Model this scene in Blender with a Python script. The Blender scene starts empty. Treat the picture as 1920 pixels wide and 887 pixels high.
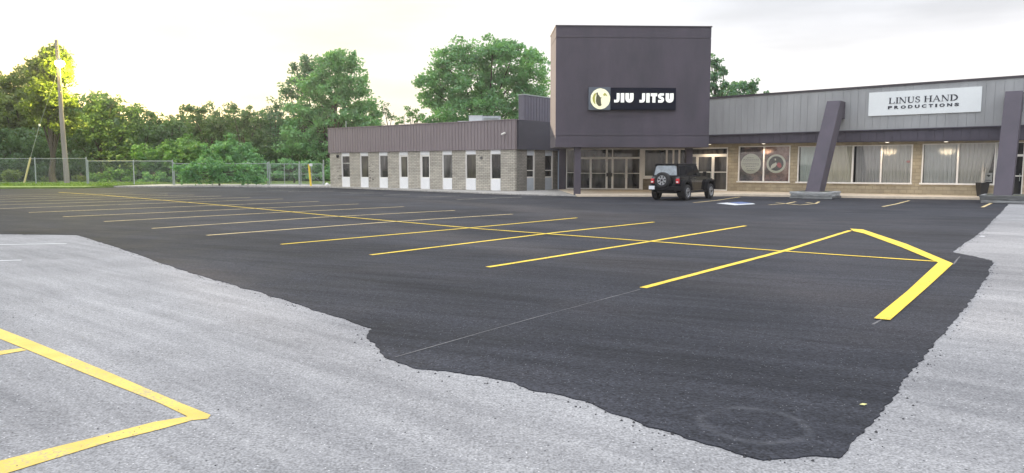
import bpy, math, random
import numpy as np
from math import radians as R, sin, cos, pi

# ------------------------------------------------------------------ camera, sky, sun
S = bpy.context.scene
COL = S.collection
F = 1380.0          # focal length in photo pixels (photo 1920 x 887)
CAM_H = 1.65
PITCH = math.atan(128.5 / F)
cd = bpy.data.cameras.new('camera'); cam = bpy.data.objects.new('camera', cd); COL.objects.link(cam)
cd.sensor_width = 36; cd.lens = 36 * F / 1920; cd.clip_start = 0.05; cd.clip_end = 3000
cam.location = (0, 0, CAM_H); cam.rotation_euler = (pi / 2 - PITCH, 0, 0)
S.camera = cam
SUN_AZ = R(-36.0)   # clockwise from +Y
SUN_EL = R(6.6)
w = bpy.data.worlds.new('World'); S.world = w; w.use_nodes = True
nt = w.node_tree; nt.nodes.clear()
N = nt.nodes.new; Lk = nt.links.new
out = N('ShaderNodeOutputWorld'); bg = N('ShaderNodeBackground'); bg.inputs[1].default_value = 0.12
sky = N('ShaderNodeTexSky'); sky.sky_type = 'NISHITA'; sky.sun_disc = False
sky.sun_elevation = SUN_EL; sky.sun_rotation = SUN_AZ
sky.dust_density = 1.2; sky.altitude = 100
tc = N('ShaderNodeTexCoord'); sep = N('ShaderNodeSeparateXYZ'); Lk(tc.outputs['Generated'], sep.inputs[0])
# thin high overcast: pale veil, brighter overhead, a warm blush at the horizon
vr = N('ShaderNodeValToRGB'); vr.color_ramp.interpolation = 'EASE'
e = vr.color_ramp.elements
e[0].position = 0.0; e[0].color = (0.46, 0.43, 0.415, 1)
e[1].position = 1.0; e[1].color = (0.83, 0.84, 0.90, 1)
for p_, c_ in ((0.07, (0.375, 0.36, 0.36)), (0.23, (0.325, 0.328, 0.348)), (0.45, (0.66, 0.68, 0.73))):
    q = e.new(p_); q.color = c_ + (1,)
Lk(sep.outputs['Z'], vr.inputs[0])
vs = N('ShaderNodeVectorMath'); vs.operation = 'SCALE'; vs.inputs['Scale'].default_value = 19.5
Lk(vr.outputs[0], vs.inputs[0])
mp = N('ShaderNodeMapping'); mp.inputs['Scale'].default_value = (1.6, 1.6, 9.0); Lk(tc.outputs['Generated'], mp.inputs[0])
cn = N('ShaderNodeTexNoise'); cn.inputs['Scale'].default_value = 1.7; cn.inputs['Detail'].default_value = 4.5; cn.inputs['Roughness'].default_value = 0.5
Lk(mp.outputs[0], cn.inputs[0])
cr = N('ShaderNodeMapRange'); cr.inputs[1].default_value = 0.42; cr.inputs[2].default_value = 0.68
cr.inputs[3].default_value = 1.06; cr.inputs[4].default_value = 0.80
Lk(cn.outputs[0], cr.inputs[0])
vs2 = N('ShaderNodeVectorMath'); vs2.operation = 'SCALE'; Lk(vs.outputs[0], vs2.inputs[0]); Lk(cr.outputs[0], vs2.inputs['Scale'])
mx = N('ShaderNodeMix'); mx.data_type = 'RGBA'; mx.inputs[0].default_value = 0.86
Lk(sky.outputs[0], mx.inputs[6]); Lk(vs2.outputs[0], mx.inputs[7])
# bright aureole of the hazy air around the low sun
au = N('ShaderNodeVectorMath'); au.operation = 'DOT_PRODUCT'; Lk(tc.outputs['Generated'], au.inputs[0])
au.inputs[1].default_value = (sin(R(-32)) * cos(SUN_EL), cos(R(-32)) * cos(SUN_EL), sin(SUN_EL))
am = N('ShaderNodeMath'); am.operation = 'MAXIMUM'; am.inputs[1].default_value = 0; Lk(au.outputs['Value'], am.inputs[0])
ap = N('ShaderNodeMath'); ap.operation = 'POWER'; ap.inputs[1].default_value = 40; Lk(am.outputs[0], ap.inputs[0])
ac_ = N('ShaderNodeVectorMath'); ac_.operation = 'SCALE'; ac_.inputs[0].default_value = (5.0, 4.2, 1.6); Lk(ap.outputs[0], ac_.inputs['Scale'])
aa_ = N('ShaderNodeVectorMath'); aa_.operation = 'ADD'; Lk(mx.outputs[2], aa_.inputs[0]); Lk(ac_.outputs[0], aa_.inputs[1])
wp_ = N('ShaderNodeMath'); wp_.operation = 'POWER'; wp_.inputs[1].default_value = 9; Lk(am.outputs[0], wp_.inputs[0])
wm = N('ShaderNodeMix'); wm.data_type = 'RGBA'; wm.inputs[6].default_value = (1, 1, 1, 1); wm.inputs[7].default_value = (1.03, 0.97, 0.74, 1); Lk(wp_.outputs[0], wm.inputs[0])
wx = N('ShaderNodeMix'); wx.data_type = 'RGBA'; wx.blend_type = 'MULTIPLY'; wx.inputs[0].default_value = 1; Lk(aa_.outputs[0], wx.inputs[6]); Lk(wm.outputs[2], wx.inputs[7])
Lk(wx.outputs[2], bg.inputs[0]); Lk(bg.outputs[0], out.inputs[0])
sd = bpy.data.lights.new('sun', 'SUN'); sd.energy = 3.4; sd.angle = R(0.6); sd.color = (1.0, 0.80, 0.60)
so = bpy.data.objects.new('sun', sd); COL.objects.link(so)
# light travels from the sun towards the lot
so.rotation_euler = (R(90) - SUN_EL, 0, pi - SUN_AZ) ; so.location = (-30, 50, 40)
S.view_settings.view_transform = 'Standard'; S.view_settings.look = 'None'
S.view_settings.exposure = 0.48; S.view_settings.gamma = 1.0; S.view_settings.use_curve_mapping = False

# ------------------------------------------------------------------ projection helpers (survey the photo once, then build in metres)
c_, s_ = cos(PITCH), sin(PITCH)
def ray(x, y):
    u = 443.5 - y
    return (x - 960.0, F * c_ + u * s_, u * c_ - F * s_)
def G(x, y, z=0.0):
    r = ray(x, y); t = (z - CAM_H) / r[2]
    return (r[0] * t, r[1] * t, z)
def D(x, y, Y):
    r = ray(x, y); t = Y / r[1]
    return (r[0] * t, Y, CAM_H + r[2] * t)
class Fr:
    """a vertical plane: u along it, w outwards, z up"""
    def __init__(s, A, B):
        s.A = A; L = math.hypot(B[0] - A[0], B[1] - A[1]); s.L = L
        s.r = ((B[0] - A[0]) / L, (B[1] - A[1]) / L); s.n = (s.r[1], -s.r[0])
    def P(s, u, w, z):
        return (s.A[0] + s.r[0] * u + s.n[0] * w, s.A[1] + s.r[1] * u + s.n[1] * w, z)
    def px(s, x, y, w=0.0):
        d = ray(x, y); A = s.P(0, w, 0)
        t = (A[0] * s.n[0] + A[1] * s.n[1]) / (d[0] * s.n[0] + d[1] * s.n[1])
        u = (d[0] * t - A[0]) * s.r[0] + (d[1] * t - A[1]) * s.r[1]
        return u, CAM_H + d[2] * t
    def u(s, x, w=0.0): return s.px(x, 320, w)[0]

# ------------------------------------------------------------------ materials
def mat(name):
    m = bpy.data.materials.new(name); m.use_nodes = True
    return m, m.node_tree, m.node_tree.nodes['Principled BSDF']
def pm(name, col, rough=0.6, var=0.0, scale=4.0, bump=0.0, bscale=30.0, metal=0.0, emit=None, es=0.0, stretch=(1, 1, 1), spec=None, col2=None):
    m, t, b = mat(name)
    b.inputs['Base Color'].default_value = tuple(col) + (1,); b.inputs['Roughness'].default_value = rough
    b.inputs['Metallic'].default_value = metal
    if spec is not None: b.inputs['Specular IOR Level'].default_value = spec
    if emit: b.inputs['Emission Color'].default_value = tuple(emit) + (1,); b.inputs['Emission Strength'].default_value = es
    if var or bump or col2:
        c = t.nodes.new('ShaderNodeTexCoord'); mp = t.nodes.new('ShaderNodeMapping'); mp.inputs['Scale'].default_value = stretch
        t.links.new(c.outputs['Object'], mp.inputs[0])
    if var or col2:
        n = t.nodes.new('ShaderNodeTexNoise'); n.inputs['Scale'].default_value = scale; n.inputs['Detail'].default_value = 6; n.inputs['Roughness'].default_value = 0.65
        t.links.new(mp.outputs[0], n.inputs[0])
        mr = t.nodes.new('ShaderNodeMapRange'); mr.inputs[1].default_value = 0.3; mr.inputs[2].default_value = 0.7
        t.links.new(n.outputs[0], mr.inputs[0])
        x = t.nodes.new('ShaderNodeMix'); x.data_type = 'RGBA'
        a = tuple(v * (1 - var) for v in col); d = tuple(v * (1 + var) for v in (col2 or col))
        x.inputs[6].default_value = a + (1,); x.inputs[7].default_value = d + (1,)
        t.links.new(mr.outputs[0], x.inputs[0]); t.links.new(x.outputs[2], b.inputs['Base Color'])
    if bump:
        n2 = t.nodes.new('ShaderNodeTexNoise'); n2.inputs['Scale'].default_value = bscale; n2.inputs['Detail'].default_value = 4
        t.links.new(mp.outputs[0], n2.inputs[0])
        bp = t.nodes.new('ShaderNodeBump'); bp.inputs['Strength'].default_value = bump; bp.inputs['Distance'].default_value = 0.02
        t.links.new(n2.outputs[0], bp.inputs['Height']); t.links.new(bp.outputs[0], b.inputs['Normal'])
    return m

def asphalt(name, dark, light, speck, speck_amt, rough, fine=55.0, ang=0.0, streak=0.35, ring=None, tint=None, bumpd=.006, spec=.35, seam=False):
    m, t, b = mat(name); Nn = t.nodes.new; K = t.links.new
    c = Nn('ShaderNodeTexCoord')
    def noise(scale, detail=5, rgh=0.6, sc=(1, 1, 1), rot=0.0):
        m0 = Nn('ShaderNodeMapping'); m0.inputs['Rotation'].default_value = (0, 0, -rot); K(c.outputs['Object'], m0.inputs[0])
        mp = Nn('ShaderNodeMapping'); mp.inputs['Scale'].default_value = sc; K(m0.outputs[0], mp.inputs[0])
        n = Nn('ShaderNodeTexNoise'); n.inputs['Scale'].default_value = scale; n.inputs['Detail'].default_value = detail; n.inputs['Roughness'].default_value = rgh
        K(mp.outputs[0], n.inputs[0]); return n.outputs[0]
    def rng(v, a, b_, o0=0, o1=1):
        r = Nn('ShaderNodeMapRange'); r.inputs[1].default_value = a; r.inputs[2].default_value = b_; r.inputs[3].default_value = o0; r.inputs[4].default_value = o1
        K(v, r.inputs[0]); return r.outputs[0]
    def mth(op, a, b_):
        q = Nn('ShaderNodeMath'); q.operation = op
        for i, v in enumerate((a, b_)):
            if isinstance(v, (int, float)): q.inputs[i].default_value = v
            else: K(v, q.inputs[i])
        return q.outputs[0]
    big = rng(noise(0.30, 6, 0.66), 0.36, 0.64)
    st = rng(noise(0.9, 5, 0.65, (0.16, 1.6, 1), ang), 0.36, 0.64)
    st2 = rng(noise(2.4, 4, 0.6, (0.10, 2.2, 1), ang + 0.12), 0.36, 0.66)
    fac = mth('ADD', mth('MULTIPLY', big, 1 - streak), mth('MULTIPLY', mth('MULTIPLY', mth('ADD', st, st2), 0.5), streak))
    x = Nn('ShaderNodeMix'); x.data_type = 'RGBA'; x.inputs[6].default_value = dark + (1,); x.inputs[7].default_value = light + (1,)
    K(fac, x.inputs[0]); col = x.outputs[2]
    if tint:
        x4 = Nn('ShaderNodeMix'); x4.data_type = 'RGBA'; x4.inputs[7].default_value = tint + (1,)
        K(mth('MULTIPLY', rng(noise(0.33, 3, 0.5), 0.52, 0.72), 0.55), x4.inputs[0]); K(col, x4.inputs[6]); col = x4.outputs[2]
    # aggregate: light and dark stones
    fn = mth('MULTIPLY_ADD' if False else 'ADD', mth('MULTIPLY', noise(fine, 2, 0.5), 0.6), mth('MULTIPLY', noise(19, 4, 0.7), 0.4))
    x2 = Nn('ShaderNodeMix'); x2.data_type = 'RGBA'; x2.blend_type = 'MULTIPLY'; x2.inputs[0].default_value = 1
    mr = rng(fn, 0.36, 0.64, 1 - speck_amt, 1 + speck_amt)
    cmb = Nn('ShaderNodeCombineColor'); K(mr, cmb.inputs[0]); K(mr, cmb.inputs[1]); K(mr, cmb.inputs[2])
    K(col, x2.inputs[6]); K(cmb.outputs[0], x2.inputs[7]); col = x2.outputs[2]
    vo = Nn('ShaderNodeTexVoronoi'); vo.inputs['Scale'].default_value = 34; K(c.outputs['Object'], vo.inputs['Vector'])
    near = rng(vo.outputs['Distance'], 0.10, 0.2, 1, 0)
    sepc = Nn('ShaderNodeSeparateColor'); K(vo.outputs['Color'], sepc.inputs[0])
    pick = mth('GREATER_THAN', sepc.outputs[0], 0.80)
    x3 = Nn('ShaderNodeMix'); x3.data_type = 'RGBA'; x3.inputs[7].default_value = speck + (1,)
    K(mth('MULTIPLY', near, pick), x3.inputs[0]); K(col, x3.inputs[6]); col = x3.outputs[2]
    pick2 = mth('LESS_THAN', sepc.outputs[1], 0.02)
    x5 = Nn('ShaderNodeMix'); x5.data_type = 'RGBA'; x5.inputs[7].default_value = (0.03, 0.03, 0.035, 1)
    K(mth('MULTIPLY', rng(vo.outputs['Distance'], 0.2, 0.32, 1, 0), pick2), x5.inputs[0]); K(col, x5.inputs[6]); col = x5.outputs[2]
    # scattered drips and oily spots
    v2 = Nn('ShaderNodeTexVoronoi'); v2.inputs['Scale'].default_value = 1.1; v2.inputs['Randomness'].default_value = 1
    vd = Nn('ShaderNodeVectorMath'); vd.operation = 'ADD'; nz_ = Nn('ShaderNodeTexNoise'); nz_.inputs['Scale'].default_value = 6; K(c.outputs['Object'], nz_.inputs[0])
    vsx = Nn('ShaderNodeVectorMath'); vsx.operation = 'SCALE'; vsx.inputs['Scale'].default_value = 0.25; K(nz_.outputs['Color'], vsx.inputs[0])
    K(c.outputs['Object'], vd.inputs[0]); K(vsx.outputs[0], vd.inputs[1]); K(vd.outputs[0], v2.inputs['Vector'])
    s2 = Nn('ShaderNodeSeparateColor'); K(v2.outputs['Color'], s2.inputs[0])
    x7 = Nn('ShaderNodeMix'); x7.data_type = 'RGBA'; x7.blend_type = 'MULTIPLY'; x7.inputs[7].default_value = (0.45, 0.44, 0.44, 1)
    K(mth('MULTIPLY', mth('MULTIPLY', rng(v2.outputs['Distance'], 0.05, 0.14, 1, 0), mth('LESS_THAN', s2.outputs[0], 0.16)), 0.6), x7.inputs[0]); K(col, x7.inputs[6]); col = x7.outputs[2]
    if seam:     # laying joints between paver passes
        dd_ = Nn('ShaderNodeVectorMath'); dd_.operation = 'DOT_PRODUCT'; dd_.inputs[1].default_value = (0.605 / 3.7, 0.796 / 3.7, 0); K(vd.outputs[0], dd_.inputs[0])
        fr_ = mth('FRACT', dd_.outputs['Value'], 0); lane = mth('FRACT', mth('MULTIPLY', mth('FLOOR', dd_.outputs['Value'], 0), 0.618), 0)
        x8 = Nn('ShaderNodeMix'); x8.data_type = 'RGBA'; x8.blend_type = 'MULTIPLY'; x8.inputs[0].default_value = 1
        lv = mth('MULTIPLY', rng(lane, 0, 1, .88, 1.14), rng(mth('ABSOLUTE', mth('SUBTRACT', fr_, .5), 0), .488, .497, 1, .72))
        cl = Nn('ShaderNodeCombineColor'); [K(lv, cl.inputs[i]) for i in range(3)]; K(cl.outputs[0], x8.inputs[7]); K(col, x8.inputs[6]); col = x8.outputs[2]
    if ring:     # a faint turning scuff left by a tyre
        vm = Nn('ShaderNodeVectorMath'); vm.operation = 'SUBTRACT'; vm.inputs[1].default_value = (ring[0], ring[1], 0); K(c.outputs['Object'], vm.inputs[0])
        m3 = Nn('ShaderNodeMapping'); m3.inputs['Scale'].default_value = (1, ring[3], 0); K(vm.outputs[0], m3.inputs[0])
        ln = Nn('ShaderNodeVectorMath'); ln.operation = 'LENGTH'; K(m3.outputs[0], ln.inputs[0])
        dd = mth('ABSOLUTE', mth('SUBTRACT', mth('ADD', ln.outputs['Value'], mth('MULTIPLY', noise(3.0), 0.12)), ring[2] + 0.06), 0)
        rr = mth('MULTIPLY', rng(dd, 0.0, 0.05, 1, 0), mth('MULTIPLY', rng(noise(5.0), 0.35, 0.65), 0.3))
        x6 = Nn('ShaderNodeMix'); x6.data_type = 'RGBA'; x6.inputs[7].default_value = (0.16, 0.165, 0.18, 1)
        K(rr, x6.inputs[0]); K(col, x6.inputs[6]); col = x6.outputs[2]
    K(col, b.inputs['Base Color'])
    K(rng(noise(1.2), 0.3, 0.7, rough - 0.07, rough + 0.07), b.inputs['Roughness'])
    b.inputs['Specular IOR Level'].default_value = spec
    bp = Nn('ShaderNodeBump'); bp.inputs['Strength'].default_value = 0.8; bp.inputs['Distance'].default_value = bumpd
    hh = mth('ADD', fn, mth('MULTIPLY', vo.outputs['Distance'], 0.8))
    K(hh, bp.inputs['Height']); K(bp.outputs[0], b.inputs['Normal'])
    return m

def brick_mat(name, fr, col, mortar, bw=0.40, rh=0.10):
    m, t, b = mat(name); Nn = t.nodes.new; K = t.links.new
    g = Nn('ShaderNodeNewGeometry')
    dt = Nn('ShaderNodeVectorMath'); dt.operation = 'DOT_PRODUCT'; dt.inputs[1].default_value = (fr.r[0], fr.r[1], 0); K(g.outputs['Position'], dt.inputs[0])
    sp = Nn('ShaderNodeSeparateXYZ'); K(g.outputs['Position'], sp.inputs[0])
    cb = Nn('ShaderNodeCombineXYZ'); K(dt.outputs['Value'], cb.inputs[0]); K(sp.outputs['Z'], cb.inputs[1])
    br = Nn('ShaderNodeTexBrick'); br.inputs['Scale'].default_value = 1.0; br.inputs['Brick Width'].default_value = bw; br.inputs['Row Height'].default_value = rh
    br.inputs['Mortar Size'].default_value = 0.011; br.inputs['Mortar Smooth'].default_value = 0.25; br.inputs['Bias'].default_value = -0.1
    br.inputs['Color1'].default_value = tuple(v * 0.86 for v in col) + (1,); br.inputs['Color2'].default_value = tuple(v * 1.1 for v in col) + (1,)
    br.inputs['Mortar'].default_value = mortar + (1,)
    K(cb.outputs[0], br.inputs['Vector'])
    n = Nn('ShaderNodeTexNoise'); n.inputs['Scale'].default_value = 1.4; n.inputs['Detail'].default_value = 7; K(g.outputs['Position'], n.inputs['Vector'])
    mr = Nn('ShaderNodeMapRange'); mr.inputs[1].default_value = 0.3; mr.inputs[2].default_value = 0.7; mr.inputs[3].default_value = 0.84; mr.inputs[4].default_value = 1.1
    K(n.outputs[0], mr.inputs[0])
    vm = Nn('ShaderNodeVectorMath'); vm.operation = 'SCALE'; K(br.outputs['Color'], vm.inputs[0]); K(mr.outputs[0], vm.inputs['Scale'])
    K(vm.outputs[0], b.inputs['Base Color']); b.inputs['Roughness'].default_value = 0.85
    n2 = Nn('ShaderNodeTexNoise'); n2.inputs['Scale'].default_value = 14; n2.inputs['Detail'].default_value = 4; K(g.outputs['Position'], n2.inputs['Vector'])
    ad = Nn('ShaderNodeMath'); ad.operation = 'MULTIPLY_ADD'; K(br.outputs['Fac'], ad.inputs[0]); ad.inputs[1].default_value = -1.2; K(n2.outputs[0], ad.inputs[2])
    bp = Nn('ShaderNodeBump'); bp.inputs['Strength'].default_value = 0.8; bp.inputs['Distance'].default_value = 0.03
    K(ad.outputs[0], bp.inputs['Height']); K(bp.outputs[0], b.inputs['Normal'])
    return m

def leaf_mat(name, a, b_, trans=0.35):
    m = bpy.data.materials.new(name); m.use_nodes = True; t = m.node_tree; t.nodes.clear(); Nn = t.nodes.new; K = t.links.new
    o = Nn('ShaderNodeOutputMaterial'); at = Nn('ShaderNodeAttribute'); at.attribute_name = 'tint'
    x = Nn('ShaderNodeMix'); x.data_type = 'RGBA'; x.inputs[6].default_value = a + (1,); x.inputs[7].default_value = b_ + (1,)
    K(at.outputs['Fac'], x.inputs[0])
    d = Nn('ShaderNodeBsdfDiffuse'); tr = Nn('ShaderNodeBsdfTranslucent'); ms = Nn('ShaderNodeMixShader'); ms.inputs[0].default_value = trans
    K(x.outputs[2], d.inputs[0])
    tcx = Nn('ShaderNodeMix'); tcx.data_type = 'RGBA'; tcx.blend_type = 'MULTIPLY'; tcx.inputs[0].default_value = 1; tcx.inputs[7].default_value = (1.5, 1.5, 0.6, 1)
    K(x.outputs[2], tcx.inputs[6]); K(tcx.outputs[2], tr.inputs[0])
    K(d.outputs[0], ms.inputs[1]); K(tr.outputs[0], ms.inputs[2])
    gl = Nn('ShaderNodeBsdfGlossy'); gl.inputs['Roughness'].default_value = 0.5; gl.inputs[0].default_value = (1, 1, 1, 1)
    m2 = Nn('ShaderNodeMixShader'); m2.inputs[0].default_value = 0.035; K(ms.outputs[0], m2.inputs[1]); K(gl.outputs[0], m2.inputs[2])
    K(m2.outputs[0], o.inputs[0]); return m

def glass_clear(name, tint=(0.9, 0.94, 0.94)):
    m = bpy.data.materials.new(name); m.use_nodes = True; t = m.node_tree; t.nodes.clear(); Nn = t.nodes.new; K = t.links.new
    o = Nn('ShaderNodeOutputMaterial'); tr = Nn('ShaderNodeBsdfTransparent'); tr.inputs[0].default_value = tint + (1,)
    g = Nn('ShaderNodeBsdfGlossy'); g.inputs['Roughness'].default_value = 0.03
    f = Nn('ShaderNodeFresnel'); f.inputs[0].default_value = 1.55; ms = Nn('ShaderNodeMixShader')
    K(f.outputs[0], ms.inputs[0]); K(tr.outputs[0], ms.inputs[1]); K(g.outputs[0], ms.inputs[2]); K(ms.outputs[0], o.inputs[0]); return m

def chain_mat(name, dirv):
    m = bpy.data.materials.new(name); m.use_nodes = True; t = m.node_tree; t.nodes.clear(); Nn = t.nodes.new; K = t.links.new
    o = Nn('ShaderNodeOutputMaterial'); g = Nn('ShaderNodeNewGeometry')
    dt = Nn('ShaderNodeVectorMath'); dt.operation = 'DOT_PRODUCT'; dt.inputs[1].default_value = (dirv[0], dirv[1], 0); K(g.outputs['Position'], dt.inputs[0])
    sp = Nn('ShaderNodeSeparateXYZ'); K(g.outputs['Position'], sp.inputs[0])
    def M(op, a, b_=None):
        q = Nn('ShaderNodeMath'); q.operation = op
        for i, v in enumerate((a, b_)):
            if v is None: continue
            if isinstance(v, (int, float)): q.inputs[i].default_value = v
            else: K(v, q.inputs[i])
        return q.outputs[0]
    k = 1 / 0.07
    ws = []
    for op in ('ADD', 'SUBTRACT'):
        v = M('MULTIPLY', M(op, dt.outputs['Value'], sp.outputs['Z']), k)
        fr = M('FRACT', v); ws.append(M('LESS_THAN', fr, 0.055))
    wr = M('MAXIMUM', ws[0], ws[1])
    tr = Nn('ShaderNodeBsdfTransparent'); p = Nn('ShaderNodeBsdfPrincipled'); p.inputs['Base Color'].default_value = (0.30, 0.34, 0.34, 1); p.inputs['Roughness'].default_value = 0.5; p.inputs['Metallic'].default_value = 0.3
    ms = Nn('ShaderNodeMixShader'); K(wr, ms.inputs[0]); K(tr.outputs[0], ms.inputs[1]); K(p.outputs[0], ms.inputs[2]); K(ms.outputs[0], o.inputs[0]); return m

# ------------------------------------------------------------------ mesh builder
ORG = {}
def org(o):
    p = [0, 0, 0]
    while o is not None:
        p = [p[i] + o.location[i] for i in range(3)]; o = o.parent
    return p
class MB:
    def __init__(s): s.v = []; s.f = []; s.sm = []
    def face_set(s, vs, fs, smooth=False):
        b = len(s.v); s.v += [tuple(v) for v in vs]; s.f += [tuple(i + b for i in f) for f in fs]; s.sm += [smooth] * len(fs); return s
    def hexa(s, p):   # p: 4 bottom then 4 top, ccw seen from above
        return s.face_set(p, [(3, 2, 1, 0), (4, 5, 6, 7), (0, 1, 5, 4), (1, 2, 6, 5), (2, 3, 7, 6), (3, 0, 4, 7)])
    def fbox(s, fr, u0, u1, w0, w1, z0, z1):
        a0, b0 = (z0 if isinstance(z0, tuple) else (z0, z0)); a1, b1 = (z1 if isinstance(z1, tuple) else (z1, z1))
        return s.hexa([fr.P(u0, w1, a0), fr.P(u1, w1, b0), fr.P(u1, w0, b0), fr.P(u0, w0, a0),
                       fr.P(u0, w1, a1), fr.P(u1, w1, b1), fr.P(u1, w0, b1), fr.P(u0, w0, a1)])
    def box(s, x0, x1, y0, y1, z0, z1):
        return s.hexa([(x0, y0, z0), (x1, y0, z0), (x1, y1, z0), (x0, y1, z0), (x0, y0, z1), (x1, y0, z1), (x1, y1, z1), (x0, y1, z1)])
    def prism(s, pts, vec):    # planar polygon extruded along vec
        n = len(pts); q = [tuple(p[i] + vec[i] for i in range(3)) for p in pts]
        return s.face_set(list(pts) + q, [tuple(range(n)), tuple(range(2 * n - 1, n - 1, -1))] + [((i + 1) % n, i, n + i, n + (i + 1) % n) for i in range(n)])
    def poly(s, pts): return s.face_set(pts, [tuple(range(len(pts)))])
    def tube(s, p0, p1, r0, r1=None, n=8, caps=True, smooth=True):
        r1 = r0 if r1 is None else r1
        a = np.array(p0, float); b = np.array(p1, float); d = b - a; d /= max(np.linalg.norm(d), 1e-9)
        h = np.array((0, 0, 1.0)) if abs(d[2]) < 0.9 else np.array((1.0, 0, 0))
        x = np.cross(d, h); x /= np.linalg.norm(x); y = np.cross(d, x)
        vs = [a + (x * cos(2 * pi * i / n) + y * sin(2 * pi * i / n)) * r0 for i in range(n)] + [b + (x * cos(2 * pi * i / n) + y * sin(2 * pi * i / n)) * r1 for i in range(n)]
        s.face_set(vs, [(i, (i + 1) % n, n + (i + 1) % n, n + i) for i in range(n)], smooth)
        if caps: s.face_set(vs, [tuple(range(n - 1, -1, -1)), tuple(range(n, 2 * n))])
        return s
    def path(s, pts, rs, n=7):
        for i in range(len(pts) - 1): s.tube(pts[i], pts[i + 1], rs[i], rs[i + 1], n, caps=(i in (0, len(pts) - 2)))
        return s
    def ring(s, c, ax, prof, n=28):   # lathe: prof list of (axial, radius) about axis ax through c
        a = np.array(ax, float); a /= np.linalg.norm(a); h = np.array((0, 0, 1.0)) if abs(a[2]) < 0.9 else np.array((1.0, 0, 0))
        x = np.cross(a, h); x /= np.linalg.norm(x); y = np.cross(a, x); c = np.array(c, float); k = len(prof)
        vs = [c + a * t + (x * cos(2 * pi * i / n) + y * sin(2 * pi * i / n)) * r for i in range(n) for t, r in prof]
        fs = [(i * k + j, i * k + j + 1, ((i + 1) % n) * k + j + 1, ((i + 1) % n) * k + j) for i in range(n) for j in range(k - 1)]
        return s.face_set(vs, fs, True)
    def build(s, name, m, parent=None, local=False, bevel=0.0):
        me = bpy.data.meshes.new(name)
        o3 = (0, 0, 0) if (local or parent is None) else org(parent)
        me.from_pydata([(v[0] - o3[0], v[1] - o3[1], v[2] - o3[2]) for v in s.v], [], s.f)
        me.polygons.foreach_set('use_smooth', s.sm)
        me.materials.append(m); me.validate(); me.update()
        o = bpy.data.objects.new(name, me); COL.objects.link(o)
        if parent is not None: o.parent = parent
        if bevel:
            b = o.modifiers.new('bevel', 'BEVEL'); b.width = bevel; b.segments = 2; b.limit_method = 'ANGLE'; b.angle_limit = R(40)
        return o
def tag(o, label=None, cat=None, group=None, kind=None):
    if label: o['label'] = label
    if cat: o['category'] = cat
    if group: o['group'] = group
    if kind: o['kind'] = kind
    return o
def thing(name, loc, label, cat, group=None, rz=0.0):
    o = bpy.data.objects.new(name, None); COL.objects.link(o); o.location = loc; o.rotation_euler = (0, 0, rz); o.empty_display_size = 0.3
    return tag(o, label, cat, group)
def settle(o, p):       # move a single-mesh object's origin to p
    p = tuple(p); me = o.data; n = len(me.vertices); a = np.empty(n * 3); me.vertices.foreach_get('co', a)
    a = a.reshape(-1, 3) - np.array(p); me.vertices.foreach_set('co', a.ravel()); o.location = p; me.update(); return o

# ------------------------------------------------------------------ material set
M_old = asphalt('old_pavement', (0.158, 0.160, 0.166), (0.345, 0.346, 0.348), (0.62, 0.62, 0.62), 0.42, 0.92, 60, R(-46), 0.5, bumpd=.006, spec=.15)
M_new = asphalt('fresh_asphalt', (0.006, 0.007, 0.010), (0.045, 0.0475, 0.058), (0.20, 0.20, 0.21), 0.65, 0.8, 60, R(-30), 0.55,
                ring=(G(1415, 797)[0], G(1415, 797)[1], .33, 1.0), tint=(0.045, 0.042, 0.047), spec=.16, seam=True)
def paint(name, col, under, wear, rough=.65):
    m, t, b = mat(name); Nn = t.nodes.new; K = t.links.new; c = Nn('ShaderNodeTexCoord')
    def no(sc, d=4, r_=.6):
        n = Nn('ShaderNodeTexNoise'); n.inputs['Scale'].default_value = sc; n.inputs['Detail'].default_value = d; n.inputs['Roughness'].default_value = r_; K(c.outputs['Object'], n.inputs[0]); return n.outputs[0]
    def rg_(v, a, b_, p=0, q=1):
        m_ = Nn('ShaderNodeMapRange'); [setattr(m_.inputs[i], 'default_value', x) for i, x in zip((1, 2, 3, 4), (a, b_, p, q))]; K(v, m_.inputs[0]); return m_.outputs[0]
    ad = Nn('ShaderNodeMath'); ad.operation = 'ADD'; K(rg_(no(48, 3), .3, .7, 0, .62), ad.inputs[0]); K(rg_(no(1.6, 5), .3, .7, 0, .38), ad.inputs[1])
    msk = rg_(ad.outputs[0], 1 - wear - .12, 1 - wear + .06)
    x = Nn('ShaderNodeMix'); x.data_type = 'RGBA'; x.inputs[6].default_value = tuple(v * .86 for v in col) + (1,); x.inputs[7].default_value = tuple(min(1, v * 1.08) for v in col) + (1,); K(rg_(no(3.2), .35, .65), x.inputs[0])
    y = Nn('ShaderNodeMix'); y.data_type = 'RGBA'; y.inputs[7].default_value = under + (1,); K(x.outputs[2], y.inputs[6]); K(msk, y.inputs[0]); K(y.outputs[2], b.inputs['Base Color'])
    b.inputs['Roughness'].default_value = rough; b.inputs['Specular IOR Level'].default_value = .25
    bp = Nn('ShaderNodeBump'); bp.inputs['Strength'].default_value = .7; bp.inputs['Distance'].default_value = .005; K(no(60, 2), bp.inputs['Height']); K(bp.outputs[0], b.inputs['Normal']); return m
M_yel = paint('yellow_line_paint', (0.76, 0.55, 0.045), (.12, .10, .05), .24)
M_yel_old = paint('aged_yellow_paint', (0.66, 0.48, 0.115), (.40, .34, .18), .30)
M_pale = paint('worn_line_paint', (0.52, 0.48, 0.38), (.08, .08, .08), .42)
M_white = pm('white_line_paint', (0.55, 0.57, 0.58), 0.7, 0.1, 5, 0.3, 60)
M_blue = pm('blue_line_paint', (0.06, 0.11, 0.27), 0.6, 0.1, 5, 0.2, 60)
M_chalk = pm('chalk_dust', (0.12, 0.12, 0.125), 0.9, 0.4, 18)
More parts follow.
